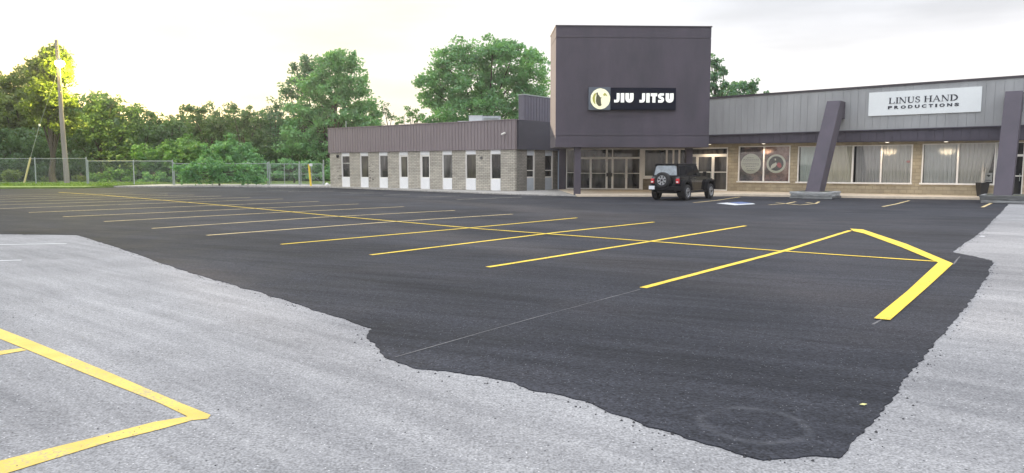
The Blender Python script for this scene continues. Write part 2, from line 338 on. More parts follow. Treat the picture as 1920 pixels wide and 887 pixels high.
M_gravel = pm('pale_gravel', (0.36, 0.35, 0.33), 0.9, 0.45, 9, 0.8, 22)
M_conc = pm('sidewalk_concrete', (0.62, 0.53, 0.41), 0.85, 0.14, 2.5, 0.3, 30)
M_curb = pm('curb_concrete', (0.42, 0.40, 0.37), 0.85, 0.2, 4, 0.3, 30)
M_grass = pm('lawn', (0.11, 0.19, 0.035), 0.9, 0.4, 1.5, 0.8, 20, col2=(0.14, 0.20, 0.05))
M_blade = leaf_mat('grass_blade', (0.08, 0.16, 0.02), (0.17, 0.27, 0.05), 0.4)
M_soil = pm('rough_ground', (0.09, 0.105, 0.05), 0.95, 0.4, 0.6, 0.5, 8)
M_sid = pm('taupe_siding', (0.225, 0.19, 0.198), 0.6, 0.06, 2.0, 0.1, 40, stretch=(1, 1, 0.2))
M_trim = pm('dark_metal_trim', (0.055, 0.047, 0.055), 0.5, 0.1, 3)
M_pur = pm('dark_purple_stucco', (0.069, 0.062, 0.077), 0.8, 0.10, 0.8, 0.4, 45, stretch=(1, 1, .35), col2=(0.082, 0.070, 0.090))
M_pursh = pm('dark_fascia_panel', (0.050, 0.050, 0.068), 0.7, 0.10, 1.2, 0.1, 30)
M_grey = pm('grey_wood_siding', (0.33, 0.34, 0.345), 0.75, 0.13, 1.1, 0.25, 30, stretch=(1, 1, 0.25))
M_dark = pm('dark_board_fascia', (0.070, 0.064, 0.086), 0.7, 0.14, 2.0, 0.2, 30, stretch=(1, 1, 0.3))
M_roof = pm('roof_membrane', (0.12, 0.12, 0.12), 0.9, 0.2, 1.0)
M_frame = pm('white_frame_metal', (0.80, 0.78, 0.73), 0.45, 0.05, 5)
M_alu = pm('aluminium_frame', (0.40, 0.385, 0.36), 0.42, 0.08, 5, metal=0.25)
M_panel = pm('white_panel', (0.78, 0.79, 0.80), 0.6, 0.05, 3)
M_panelb = pm('pale_corrugated_panel', (0.52, 0.56, 0.60), 0.6, 0.06, 3)
M_soff = pm('soffit_board', (0.16, 0.15, 0.14), 0.8, 0.1, 3)
def dark_glass(name, c1, c2, rough=0.04):
    m, t, b = mat(name); c = t.nodes.new('ShaderNodeTexCoord'); mp = t.nodes.new('ShaderNodeMapping'); mp.inputs['Scale'].default_value = (1.6, 1.6, 0.35)
    t.links.new(c.outputs['Object'], mp.inputs[0]); n = t.nodes.new('ShaderNodeTexNoise'); n.inputs['Scale'].default_value = 1.3; n.inputs['Detail'].default_value = 3
    t.links.new(mp.outputs[0], n.inputs[0]); mr = t.nodes.new('ShaderNodeMapRange'); mr.inputs[1].default_value = 0.42; mr.inputs[2].default_value = 0.66; t.links.new(n.outputs[0], mr.inputs[0])
    x = t.nodes.new('ShaderNodeMix'); x.data_type = 'RGBA'; x.inputs[6].default_value = c1 + (1,); x.inputs[7].default_value = c2 + (1,)
    t.links.new(mr.outputs[0], x.inputs[0]); t.links.new(x.outputs[2], b.inputs['Base Color']); b.inputs['Roughness'].default_value = rough; b.inputs['IOR'].default_value = 1.5
    return m
M_gl = dark_glass('dark_window_glass', (0.012, 0.013, 0.016), (0.055, 0.055, 0.05))
M_glb = dark_glass('brown_window_glass', (0.035, 0.032, 0.026), (0.09, 0.085, 0.06))
M_glw = dark_glass('blind_window_glass', (0.02, 0.021, 0.022), (0.13, 0.13, 0.125))
M_gl2 = dark_glass('door_glass', (0.010, 0.011, 0.013), (0.09, 0.085, 0.075))
M_glc = glass_clear('shop_window_glass', (0.98, 0.98, 0.97))
M_metal = pm('galvanised_pipe', (0.36, 0.40, 0.39), 0.5, 0.1, 5, metal=0.4)
M_wood = pm('weathered_pole_wood', (0.25, 0.225, 0.205), 0.85, 0.25, 4, 0.5, 20, stretch=(1, 1, 0.08))
M_timber = pm('weathered_timber', (0.24, 0.25, 0.25), 0.85, 0.4, 6, 0.6, 25, stretch=(0.4, 0.4, 2))
M_bark = pm('bark', (0.075, 0.06, 0.048), 0.9, 0.3, 6, 0.6, 20)
M_black = pm('black_plastic', (0.012, 0.012, 0.014), 0.55)
M_lamp = pm('lit_lamp_lens', (0.9, 0.85, 0.7), 0.4, emit=(1.0, 0.90, 0.74), es=2.0)

# ------------------------------------------------------------------ ground, pavements
random.seed(3)
def sheet(name, pts, z, m, skirt=0.0):
    b = MB(); P3 = [(p[0], p[1], z) for p in pts]
    b.poly(P3); o = b.build(name, m)
    if o.data.polygons[0].normal.z < 0: o.data.flip_normals()
    if skirt:
        n = len(pts); v = [(p[0], p[1], z) for p in pts] + [(p[0], p[1], z - skirt) for p in pts]
        sgn = sum(pts[i][0] * pts[(i + 1) % n][1] - pts[(i + 1) % n][0] * pts[i][1] for i in range(n))
        if sgn < 0: P3 = P3[::-1]; v = [(p[0], p[1], z) for p in pts[::-1]] + [(p[0], p[1], z - skirt) for p in pts[::-1]]
        me = bpy.data.meshes.new(name); me.from_pydata(v, [], [tuple(range(n))] + [(i, n + i, n + (i + 1) % n, (i + 1) % n) for i in range(n)]); me.materials.append(m)
        o.data = me
    return tag(o, kind='structure')
sheet('ground', [(-900, -300), (900, -300), (900, 1500), (-900, 1500)], -0.03, M_soil)
sheet('old_pavement', [(-70, -14), (60, -14), (60, 58), (-20, 60), (-70, 62)], 0.0, M_old)
def g2(l, z=0.0): return [G(x, y, z)[:2] for x, y in l]
edge_px = [(-420, 446), (-150, 441), (0, 439), (145, 441), (175, 450), (200, 458), (260, 478), (330, 503), (400, 524), (455, 541), (480, 546), (500, 553), (560, 571), (620, 592),
           (670, 607), (694, 617), (688, 626), (686, 635), (700, 645), (714, 655), (722, 670), (740, 677), (780, 692), (840, 698), (900, 705), (960, 716), (1000, 733), (1060, 745), (1110, 758),
           (1150, 776), (1190, 789), (1205, 799), (1240, 806), (1290, 825), (1325, 833), (1360, 843), (1400, 857), (1430, 863), (1480, 861), (1530, 857), (1580, 862),
           (1600, 845), (1622, 812), (1640, 785), (1665, 752), (1690, 720), (1715, 690), (1740, 660), (1766, 628), (1790, 600), (1812, 572), (1830, 552), (1836, 540), (1850, 520), (1862, 490),
           (1825, 481), (1785, 473), (1800, 462), (1825, 445), (1845, 430), (1862, 412), (1875, 400), (1893, 380), (1888, 376)]
ragg = g2(edge_px)
def ragged(pts, step=0.035, amp=0.012, closed=False):
    o = []; rr = random.Random(11); drift = 0
    for i in range(len(pts) - 1):
        a, b = pts[i], pts[i + 1]; L = math.dist(a, b); k = max(1, int(L / step))
        nx, ny = -(b[1] - a[1]) / L, (b[0] - a[0]) / L
        for j in range(k):
            t = j / k; drift = drift * 0.80 + rr.uniform(-1, 1) * amp * (1 if L < 9 else 1.6)
            o.append((a[0] + (b[0] - a[0]) * t + nx * drift, a[1] + (b[1] - a[1]) * t + ny * drift))
    o.append(pts[-1]); return o
far_px = [(1640, 371.0), (1388, 367.5), (1083, 368.5), (966, 366), (760, 358), (620, 352.3), (400, 351), (155, 351.6), (0, 352.6), (-420, 356)]
far = g2(far_px)
new_pts = ragged(ragg) + far
new_asphalt = sheet('new_asphalt', new_pts, 0.0075, M_new, 0.009)

ZL = 0.012
def line(pts, wd, m, name='stall_line', parent=None, z=ZL, lab=None):
    P = [np.array(G(x, y)[:2]) for x, y in pts]; Q = []
    rr = random.Random(int(pts[0][0] * 7 + pts[0][1]))
    for i in range(len(P) - 1):
        k = max(1, int(np.linalg.norm(P[i + 1] - P[i]) / 0.35)); Q += [P[i] + (P[i + 1] - P[i]) * j / k for j in range(k)]
    Q.append(P[-1]); vl = []; vr = []
    for i, p in enumerate(Q):
        d = Q[min(i + 1, len(Q) - 1)] - Q[max(i - 1, 0)]; d /= np.linalg.norm(d); n = np.array((-d[1], d[0]))
        h = wd / 2
        vl.append(p + n * (h + rr.uniform(-.006, .006))); vr.append(p - n * (h + rr.uniform(-.006, .006)))
    b = MB(); n = len(Q)
    b.face_set([(v[0], v[1], z) for v in vl] + [(v[0], v[1], z) for v in vr], [(i, n + i, n + i + 1, i + 1) for i in range(n - 1)])
    o = b.build(name, m, parent); 
    if lab: o['label'] = lab
    return o
def patch(pts, m, name, parent, z=ZL, lab=None):
    b = MB(); b.poly([G(x, y)[:2] + (z,) for x, y in pts]); o = b.build(name, m, parent)
    if o.data.polygons[0].normal.z < 0: o.data.flip_normals()
    if lab: o['label'] = lab
    return o
stalls = [[(1205, 541), (1475, 470), (1594, 433)], [(915, 502), (1210, 455), (1398, 424)], [(695, 479), (1040, 437), (1226, 417)], [(527, 459), (870, 429), (1082, 409)],
          [(388, 442), (740, 416), (961, 402)], [(285, 429), (600, 408), (853, 395)], [(195, 416), (520, 399), (757, 388)], [(118, 407), (672, 383)], [(54, 399), (598, 378)],
          [(-8, 392), (530, 373.5)], [(-70, 387), (470, 370.5)], [(-130, 382.5), (415, 368)], [(-190, 378.5), (365, 365.8)], [(-240, 375), (315, 364)], [(-300, 372), (250, 362.3)]]
M_yel_dim = paint('pale_yellow_paint', (0.66, 0.52, 0.26), (.10, .09, .07), .30)  # paler yellow for the farther lines
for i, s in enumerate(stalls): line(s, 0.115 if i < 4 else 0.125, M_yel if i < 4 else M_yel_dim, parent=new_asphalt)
line([(110, 361), (190, 366), (400, 384), (620, 405), (900, 430), (1210, 453), (1475, 472.5), (1755, 491.5)], 0.11, M_yel, 'centre_line', new_asphalt, ZL + 0.0035)
patch([(1594, 430), (1618, 431.5), (1700, 459), (1787, 496), (1771, 511), (1742, 538), (1669, 603), (1638, 600), (1700, 549), (1733, 518), (1759, 494), (1690, 465), (1620, 439), (1600, 434.5)], M_yel, 'arrow_line', new_asphalt, ZL + 0.007,
      'bright yellow arrow shaped end marking')
line([(1200, 544), (1000, 598), (740, 672)], 0.014, M_chalk, 'chalk_line', new_asphalt, ZL)
line([(1636, 610), (1652, 601.5)], 0.03, M_chalk, 'chalk_line', new_asphalt, ZL)
line([(1787, 497), (1800, 482)], 0.02, M_chalk, 'chalk_line', new_asphalt, ZL)
for p in ([(1300, 380.5), (1345, 376), (1388, 369.5)], [(1655, 388), (1680, 383), (1705, 376.5)], [(1842, 389), (1862, 380)], [(1442, 384.5), (1475, 382), (1492, 378.5)], [(1455, 380.5), (1500, 384.8), (1530, 382), (1536, 378.5)], [(1512, 380), (1524, 381.5)],
          [(656, 363.5), (720, 362)], [(719, 366.5), (768, 365)], [(785, 370), (862, 368)], [(856, 374.5), (978, 370)], [(540, 360), (627, 358.7)], [(500, 358), (560, 357)], [(640, 362), (700, 360)]):
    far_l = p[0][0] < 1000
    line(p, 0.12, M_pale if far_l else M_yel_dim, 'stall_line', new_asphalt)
patch([(1366, 380.0), (1390, 378.8), (1410, 381.0), (1388, 382.6)], M_blue, 'accessible_marking', new_asphalt, lab='blue square marking')
patch([(1343, 381.6), (1364, 380.4), (1386, 382.9), (1412, 381.4), (1416, 383.2), (1378, 385.2)], M_white, 'accessible_border', new_asphalt, lab='white worn border of the blue marking')
old_pavement = bpy.data.objects['old_pavement']
patch([(-30, 605), (60, 640), (200, 697), (340, 757), (395, 779), (390, 786), (360, 789), (300, 806), (200, 831), (60, 874), (-30, 902), (-60, 880), (40, 855), (170, 823), (290, 792), (352, 782),
       (300, 757), (160, 701), (50, 656), (-30, 624)], M_yel_old, 'yellow_line', old_pavement, 0.0045)
patch([(-10, 660), (-10, 668), (50, 657.5), (40, 653.5)], M_yel_old, 'yellow_line', old_pavement, 0.0045)
line([(-60, 460), (125, 457)], 0.09, M_white, 'faded_line', old_pavement, 0.0045)
line([(-80, 491), (40, 488)], 0.09, M_white, 'faded_line', old_pavement, 0.0045)

# gravel verge along the left wing and fence, curb, grass
def zpts(l, z): return [G(x, y, z)[:2] for x, y in l]
gv = far[2:8]
verge = [gv[0], gv[1], gv[2], gv[3], gv[4], gv[5]] + [(gv[5][0] - 2, 69.3), (-14, 69.3), (-5, 58), (6, 56)]
b = MB(); n = len(verge); zz = [0.06, 0.08, 0.10, 0.12, 0.12, 0.12, 0.14, 0.14, 0.12, 0.1]
sg = sum(verge[i][0] * verge[(i + 1) % n][1] - verge[(i + 1) % n][0] * verge[i][1] for i in range(n))
vv = [(p[0], p[1], z) for p, z in zip(verge, zz)]; 
if sg < 0: vv = vv[::-1]
b.poly(vv); b.face_set(vv + [(p[0], p[1], -0.01) for p in vv], [(i, n + i, n + (i + 1) % n, (i + 1) % n) for i in range(n)])
tag(b.build('gravel_verge', M_gravel), kind='structure')
gl = zpts([(-500, 353.5), (-420, 353), (0, 351.2), (157, 350.4)], 0.13)
lawn = gl + [(gl[3][0] + 1.5, gl[3][1] + 7), (gl[3][0] + 6, 92), (-30, 130), (-110, 130), (-110, 60)]
b = MB(); n = len(lawn); b.poly([(p[0], p[1], 0.13 + (0.1 if i > 3 else 0)) for i, p in enumerate(lawn)])
b.face_set([(p[0], p[1], 0.13 + (0.1 if i > 3 else 0)) for i, p in enumerate(lawn)] + [(p[0], p[1], -0.01) for p in lawn], [(i, n + i, n + (i + 1) % n, (i + 1) % n) for i in range(n)])
tag(b.build('lawn_ground', M_grass), kind='structure')
sheet('rough_grass', [(-42, 69.5), (-13, 69.5), (0, 66), (60, 66), (140, 66), (160, 170), (-80, 170)], 0.16, M_grass)

# ------------------------------------------------------------------ building
C0 = (0.22, 50.0); FARC = (C0[0] - 0.80 * 19.2, C0[1] + 0.60 * 19.2)
LW = Fr(FARC, C0); SW = Fr(C0, (3.6, 54.4)); EW = Fr((3.75, 53.6), (12.18, 50.6)); RW = Fr((14.27, 49.0), (26.05, 40.05)); TW = Fr((2.52, 43.0), (11.5, 43.35))
bld = thing('shopping_plaza', (C0[0], C0[1], 0), 'long single storey plaza with beige brick wing, tall dark purple tower and grey fascia wing', 'building')
def part(b, name, m, parent=None, lab=None, bevel=0.0):
    o = b.build(name, m, parent or bld, bevel=bevel)
    if lab: o['label'] = lab
    return o
M_brick = brick_mat('painted_brick', LW, (0.50, 0.47, 0.405), (0.12, 0.11, 0.09), 0.36, 0.115)
M_brick2 = brick_mat('side_brick_shaded', SW, (0.30, 0.285, 0.25), (0.09, 0.085, 0.08), 0.36, 0.105)  # darker copy of the wing brick, shade put into its colour
M_tan = brick_mat('tan_painted_block', RW, (0.42, 0.36, 0.25), (0.30, 0.255, 0.175), 0.40, 0.20)
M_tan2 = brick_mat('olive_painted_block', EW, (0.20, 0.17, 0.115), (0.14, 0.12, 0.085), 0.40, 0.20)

# ---- left wing front
z_sb0, z_sb1 = LW.px(621, 285.8)[1], LW.px(966, 280.5)[1]; ZSB = 2.90
LT = LW.L
win_px = [(640.2, 655.8), (675.2, 690.8), (710.4, 727.2), (748, 765.3), (787.4, 805.8), (829, 847.8), (872.3, 892.4), (919, 938.9)]
wu = [(LW.u(a), LW.u(b)) for a, b in win_px]
b = MB(); last = 0
for a, c in wu + [(LT, LT)]:
    b.fbox(LW, last, a, -0.30, 0.0, 0, ZSB); last = c
part(b, 'brick_wall', M_brick, lab='beige painted brick piers between narrow windows')
stain = MB()
rr = random.Random(5)
for (x0, x1, y0, y1, k) in ((634, 641, 308, 338, 7), (693, 700, 300, 342, 14), (898, 904, 292, 301, 2)):
    for _ in range(k):
        px_, py_ = rr.uniform(x0, x1), rr.uniform(y0, y1); u, z = LW.px(px_, py_)
        stain.fbox(LW, u - rr.uniform(.05, .16), u + .05, 0.001, 0.012, z, z + 0.035)
o_ch = part(stain, 'brick_chips', M_black, lab='small dark chips and gaps in the painted brick'); o_ch['kind'] = 'stuff'
for i, (a, c) in enumerate(wu):
    zt = LW.px(win_px[i][0], 291.5 if i < 3 else 290.0)[1]; zb = 0.92 if i in (3, 4) else 0.88
    zt = 2.62
    fb = MB(); t = 0.09; gm = (M_gl, M_glb, M_glw, M_glb, M_gl, M_glw, M_glb, M_gl)[i]
    fb.fbox(LW, a + .003, a + t, -0.16, -0.03, 0.12, ZSB - .002).fbox(LW, c - 0.05, c - .003, -0.16, -0.06, 0.12, ZSB - .002)
    fb.fbox(LW, a + t, c - .05, -0.15, -0.07, zt - 0.04, zt).fbox(LW, a + t, c - .05, -0.15, -0.05, zb, zb + .05)
    if i in (3, 4): fb.fbox(LW, a + t, a + t + .08, -0.15, -0.06, zb + .05, zt - .04).fbox(LW, c - .12, c - .05, -0.15, -0.06, zb + .05, zt - .04).fbox(LW, a + t + .08, c - .12, -0.15, -0.06, zt - .12, zt - .04)
    if i == 0: fb.fbox(LW, a + t, c - .05, -0.14, -0.08, 2.02, 2.06)
    f = part(fb, 'window', M_frame)
    pb = MB().fbox(LW, a + t - .01, c - .04, -0.20, -0.11, zb, zt); pb.build('pane', (M_gl, M_glb, M_glw, M_glb, M_gl, M_glw, M_glb, M_gl)[i], f)
    hb = MB().fbox(LW, a + t, c - .05, -0.12, -0.02, zt, ZSB - .004); hb.build('header_panel', M_panel, f)
    lb = MB().fbox(LW, a + t, c - .05, -0.12, -0.02, 0.10, zb); lb.build('lower_panel', M_panel, f)
# siding with battens
ZT = 4.87
b = MB().fbox(LW, -0.06, LT + 0.06, -0.12, 0.10, ZSB, ZT)
u = 0.0
while u < LT + 0.05:
    b.fbox(LW, u - 0.022, u + 0.022, 0.098, 0.135, ZSB + .004, ZT - .004); u += 0.296
part(b, 'siding', M_sid, lab='taupe vertical metal siding')
part(MB().fbox(LW, -0.12, LT + 0.09, -0.2, 0.16, ZT + .002, ZT + 0.055), 'roof_trim', M_sid)
# roof and back of left wing
b = MB(); pA = LW.P(-0.0, -0.121, 0); pB = LW.P(LT + 3, -0.121, 0)
b.fbox(LW, 0.02, LT - .35, -11.0, -0.31, 4.45, 4.6)
part(b, 'roof', M_roof)
part(MB().fbox(LW, 0.0, 0.25, -11.0, -0.301, 0, ZT - .01).fbox(LW, 0.0, LT - .35, -11.25, -11.0, 0, ZT - .01), 'rear_wall', M_brick)
# ---- side wall of left wing (in shade)
SL = SW.L
sw = [(SW.u(988), SW.u(1003)), (SW.u(1022), SW.u(1037))]
b = MB(); last = 0.003
for a, c in sw + [(SL + .6, SL + .6)]:
    b.fbox(SW, last, a, -0.30, -0.002, 0, ZSB); last = c
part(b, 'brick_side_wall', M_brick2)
for a, c in sw:
    zt, z1, zb = 2.52, 1.45, 0.95
    fb = MB(); t = .05
    fb.fbox(SW, a + .003, a + t, -0.16, -0.05, 0.12, ZSB - .002).fbox(SW, c - .10, c - .003, -0.16, -0.03, 0.12, ZSB - .002)
    fb.fbox(SW, a + t, c - .10, -0.15, -0.05, zb, zb + .10).fbox(SW, a + t, c - .1, -0.15, -0.05, z1, z1 + .06)
    f = part(fb, 'window', M_frame)
    MB().fbox(SW, a + t, c - .10, -0.2, -0.11, zb, zt).build('pane', M_gl, f)
    MB().fbox(SW, a + t, c - .10, -0.12, -0.02, zt, ZSB - .004).build('header_panel', M_panelb, f)
    lb = MB().fbox(SW, a + t, c - .10, -0.13, -0.04, 0.10, zb)
    for k in range(6): uu = a + t + (c - .1 - a - t) * (k + .5) / 6; lb.fbox(SW, uu - .02, uu + .02, -0.041, -0.015, .12, zb - .01)
    lb.build('lower_panel', M_panelb, f)
part(MB().fbox(SW, 0.161, SL + .8, -0.12, 0.16, ZSB + .003, ZT + .03), 'side_fascia', M_pursh, lab='smooth dark blue grey fascia')
u = SW.u(1046)
part(MB().tube(SW.P(u, .06, .1), SW.P(u, .06, 2.9), .06, n=8), 'downpipe', pm('pale_blue_pipe', (0.42, 0.50, 0.58), 0.5))
# roof parapet screen behind
PW = Fr((0.86, 52.2), (4.6, 57.2))
b = MB(); PZ0, PZ1 = 4.3, 6.74
b.fbox(PW, 0, PW.L, -0.5, 0, PZ0, PZ1)
for k in range(18): b.fbox(PW, 0.1 + k * .35, 0.14 + k * .35, -0.001, 0.03, PZ0 + .01, PZ1 - .05)
part(b, 'parapet_screen', pm('screen_siding', (0.12, 0.115, 0.15), 0.6, 0.08, 2), lab='dark ribbed parapet above the left wing roof')
part(MB().fbox(PW, -0.04, PW.L, -0.54, 0.05, PZ1 + .002, PZ1 + .07), 'parapet_cap', M_metal)

# ---- entrance block
ZC = 3.02
def framed(fr, a, c, z0, z1, m, name, mull=(), rails=(), t=0.07, glass=M_gl2, w=-0.05, lab=None, handle=None, railt=0.05):
    fb = MB()
    fb.fbox(fr, a, a + t, w - .08, w, z0, z1).fbox(fr, c - t, c, w - .08, w, z0, z1).fbox(fr, a + t, c - t, w - .08, w - .003, z1 - t, z1).fbox(fr, a + t, c - t, w - .08, w - .003, z0, z0 + t)
    for q in mull: fb.fbox(fr, q - t / 2, q + t / 2, w - .07, w - .006, z0 + t, z1 - t)
    for q in rails: fb.fbox(fr, a + t, c - t, w - .065, w - .012, q, q + railt)
    f = part(fb, name, m, lab=lab)
    MB().fbox(fr, a + t * .5, c - t * .5, w - .055, w - .04, z0 + .01, z1 - .01).build('pane', glass, f)
    if handle is not None: MB().tube(fr.P(handle, w + .06, 0.95), fr.P(handle, w + .06, 1.35), .016, n=6).fbox(fr, handle - .015, handle + .015, w, w + .06, .98, 1.0).fbox(fr, handle - .015, handle + .015, w, w + .06, 1.3, 1.32).build('handle', M_metal, f)
    return f
E = lambda x: EW.u(x)
zd = 2.36; zb0 = 0.14
framed(EW, E(1061), E(1078), zb0, ZC, M_frame, 'sidelight_window', rails=(1.30,), railt=.03, lab='narrow sidelight left of the entrance column')
framed(EW, E(1080), E(1107), zb0, zd, M_frame, 'glass_door', rails=(1.25,), handle=E(1104.5))
framed(EW, E(1107.2), E(1137), zb0, zd, M_frame, 'glass_door', rails=(1.25,), handle=E(1110))
framed(EW, E(1137.2), E(1148), zb0, zd, M_frame, 'sidelight_window', rails=(1.25,))
framed(EW, E(1148.2), E(1174), zb0, zd, M_frame, 'glass_door', rails=(1.25,), handle=E(1171.5))
framed(EW, E(1174.2), E(1200.5), zb0, zd, M_frame, 'glass_door', rails=(1.25,), handle=E(1177))
framed(EW, E(1080), E(1137), zd + .002, ZC, M_frame, 'transom_window', t=.06)
framed(EW, E(1137.2), E(1200.5), zd + .002, ZC, M_frame, 'transom_window', mull=(E(1148),), t=.06)
framed(EW, E(1205.5), E(1291), 0.98, ZC, M_frame, 'lobby_window', mull=(E(1249.5), E(1262), E(1273)), t=.13, glass=M_gl, w=-0.02)
part(MB().fbox(EW, E(1200.7), E(1205.3), -.1, -0.01, zb0, ZC), 'white_post', M_frame)
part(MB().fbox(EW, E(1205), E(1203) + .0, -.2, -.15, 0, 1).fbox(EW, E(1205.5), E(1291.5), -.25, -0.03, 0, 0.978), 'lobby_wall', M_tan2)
part(MB().fbox(EW, E(1205.5) - .05, E(1291), -.02, 0.08, 0.90, 0.978), 'window_sill', M_frame)
part(MB().fbox(EW, E(1048.5), E(1060.8), -.4, 0.05, 0, ZC), 'entrance_pier', M_pur)
part(MB().fbox(EW, -1.2, EW.L + .5, -.6, 0.02, ZC + .002, 4.2), 'entrance_header', M_pursh)
part(MB().fbox(EW, E(1150), E(1152), .0, 0.0, 0, 0) if False else MB().fbox(EW, E(1137.5), E(1147.5), -.048, 0.09, 1.05, 1.3), 'mail_box', M_black, lab='small dark box between the entrance doors')
part(MB().fbox(EW, -1.2, EW.L + .5, -9, -0.6, 4.3, 4.5), 'entrance_roof', M_roof)
part(MB().fbox(EW, 0, EW.L, -1.5, -1.4, 0, ZC), 'interior_wall', M_black)
# soffit under tower
b = MB(); b.prism([(2.75, 43.3, ZC + .003), (11.35, 43.6, ZC + .003), (12.9, 50.9, ZC + .003), (3.5, 54.2, ZC + .003)], (0, 0, 0.12))
part(b, 'soffit', M_soff)
# ---- tower
TZ0, TZ1 = TW.px(1180, 275.8)[1], TW.px(1185, 50.0)[1]
TL = TW.L
groove0 = TW.px(1150, 70.3)[1]; groove1 = TW.px(1150, 253.8)[1]
g_ = 0.03
b = MB()
b.fbox(TW, 0, TL, -3.4, 0, TZ0, groove1 - g_).fbox(TW, 0.02, TL - .02, -3.38, -0.03, groove1 - g_, groove1).fbox(TW, 0, TL, -3.4, 0, groove1, groove0 - g_)
b.fbox(TW, 0.02, TL - .02, -3.38, -0.03, groove0 - g_, groove0).fbox(TW, 0, TL, -3.4, 0, groove0, TZ1)
part(b, 'tower', M_pur, lab='tall dark purple stucco tower above the entrance')
part(MB().fbox(TW, -0.04, TL + .04, -3.44, 0.04, TZ1 + .002, TZ1 + .06), 'tower_cap', M_trim)
cu0, cu1 = TW.u(1077, -.3), TW.u(1089, -.3)
part(MB().fbox(TW, cu0, cu1, -.66, -.28, 0.0, ZC), 'column', M_pur, lab='dark square column under the tower corner')
part(MB().fbox(TW, TL - .5, TL - .1, -3.3, -2.9, 0.1, ZC), 'column', M_pur)

# ---- right wing
U = lambda x: RW.u(x)
RF = Fr(RW.P(0, 1.0, 0)[:2], RW.P(RW.L, 1.0, 0)[:2])
uL = RF.u(1293); uR = RF.u(1925) + 9
def zline(fr, p1, p2, ua, ub):
    (u1, z1), (u2, z2) = fr.px(*p1), fr.px(*p2)
    k = (z2 - z1) / (u2 - u1); return (z1 + k * (ua - u1), z1 + k * (ub - u1))
zt = zline(RF, (1340, 185), (1915, 145.5), uL, uR); zm = zline(RF, (1340, 252.5), (1889, 235), uL, uR); zb = zline(RF, (1340, 269.5), (1889, 263), uL, uR)
zlin = lambda zz, u: zz[0] + (zz[1] - zz[0]) * (u - uL) / (uR - uL)
rr = random.Random(9)
b = MB(); u = uL
b.fbox(RF, uL, uR, -0.3, -0.02, zm, zt)
while u < uR - .2:
    du = 0.405 if rr.random() < .8 else 0.6
    v = min(u + du, uR); off = rr.uniform(0, .006)
    b.fbox(RF, u + .008, v - .008, -0.019, off, (zlin(zm, u), zlin(zm, v)), (zlin(zt, u), zlin(zt, v))); u = v
part(b, 'grey_fascia', M_grey, lab='grey weathered vertical board fascia')
b = MB(); u = uL; b.fbox(RF, uL, uR, -0.3, -0.11, zb, (zm[0] - .003, zm[1] - .003))
while u < uR - .2:
    v = min(u + .42, uR)
    b.fbox(RF, u + .008, v - .008, -0.109, -0.085, (zlin(zb, u) + .05, zlin(zb, v) + .05), (zlin(zm, u) - .04, zlin(zm, v) - .04)); u = v
b.fbox(RF, uL, uR, -0.108, 0.045, (zm[0] - .055, zm[1] - .055), (zm[0] - .003, zm[1] - .003))
part(b, 'dark_fascia', M_dark, lab='dark lower fascia board')
part(MB().fbox(RF, uL, uR, -0.34, 0.05, (zt[0] + .002, zt[1] + .002), (zt[0] + .12, zt[1] + .12)), 'fascia_cap', M_trim)
wr = U(1925) + 10; wl = U(1290)
ZS = min(zb) - 0.02
part(MB().fbox(RW, wl - .5, wr, 0.003, 0.885, (zb[0] + .03, zb[1] + .03), (zb[0] + .13, zb[1] + .13)), 'soffit', M_soff)
part(MB().fbox(RW, wl - 3, wr, -13, -0.31, 5.3, 5.5), 'roof', M_roof)
part(MB().fbox(RW, wl - 3, wr, -13.3, -13, 0, 5.6).fbox(RW, wr - .01, wr + .25, -13.3, 0.6, 0, 5.6), 'rear_wall', M_tan)
# openings: door A, window 1, window 2, window 3, door B
ZH = 3.02
d0, d1 = U(1293), U(1364)
w1 = (U(1384), U(1481)); w2 = (U(1495), U(1710)); w3 = (U(1727.5), U(1866)); dB = (U(1866.5), U(1866.5) + 1.25); dC = (dB[1] + .9, dB[1] + 3.0)
sz1 = RW.px(1430, 341)[1]; sz2 = RW.px(1600, 343)[1]; sz3 = RW.px(1795, 345)[1]
ht1, ht2, ht3 = RW.px(1430, 273.5)[1], RW.px(1600, 272.5)[1], RW.px(1795, 268.5)[1]
b = MB()
ZW = 3.3
b.fbox(RW, d1 + .003, w1[0], -.3, 0, 0, ZW).fbox(RW, w1[0], w1[1], -.3, 0, 0, sz1).fbox(RW, w1[1], w2[0], -.3, 0, 0, ZW).fbox(RW, w2[0], w2[1], -.3, 0, 0, sz2)
b.fbox(RW, w2[1], w3[0], -.3, 0, 0, ZW).fbox(RW, w3[0], w3[1], -.3, 0, 0, sz3).fbox(RW, dB[1], dC[0], -.3, 0, 0, ZW).fbox(RW, dC[1], wr, -.3, 0, 0, ZW)
for (a, c), h in ((w1, ht1), (w2, ht2), (w3, ht3), ((d0, d1), ZH), (dB, ht3 + .02), (dC, ht3 + .02)): b.fbox(RW, a + .0, c, -.3, -.004, h, ZW + .0)
part(b, 'tan_wall', M_tan, lab='tan painted block wall under the soffit')
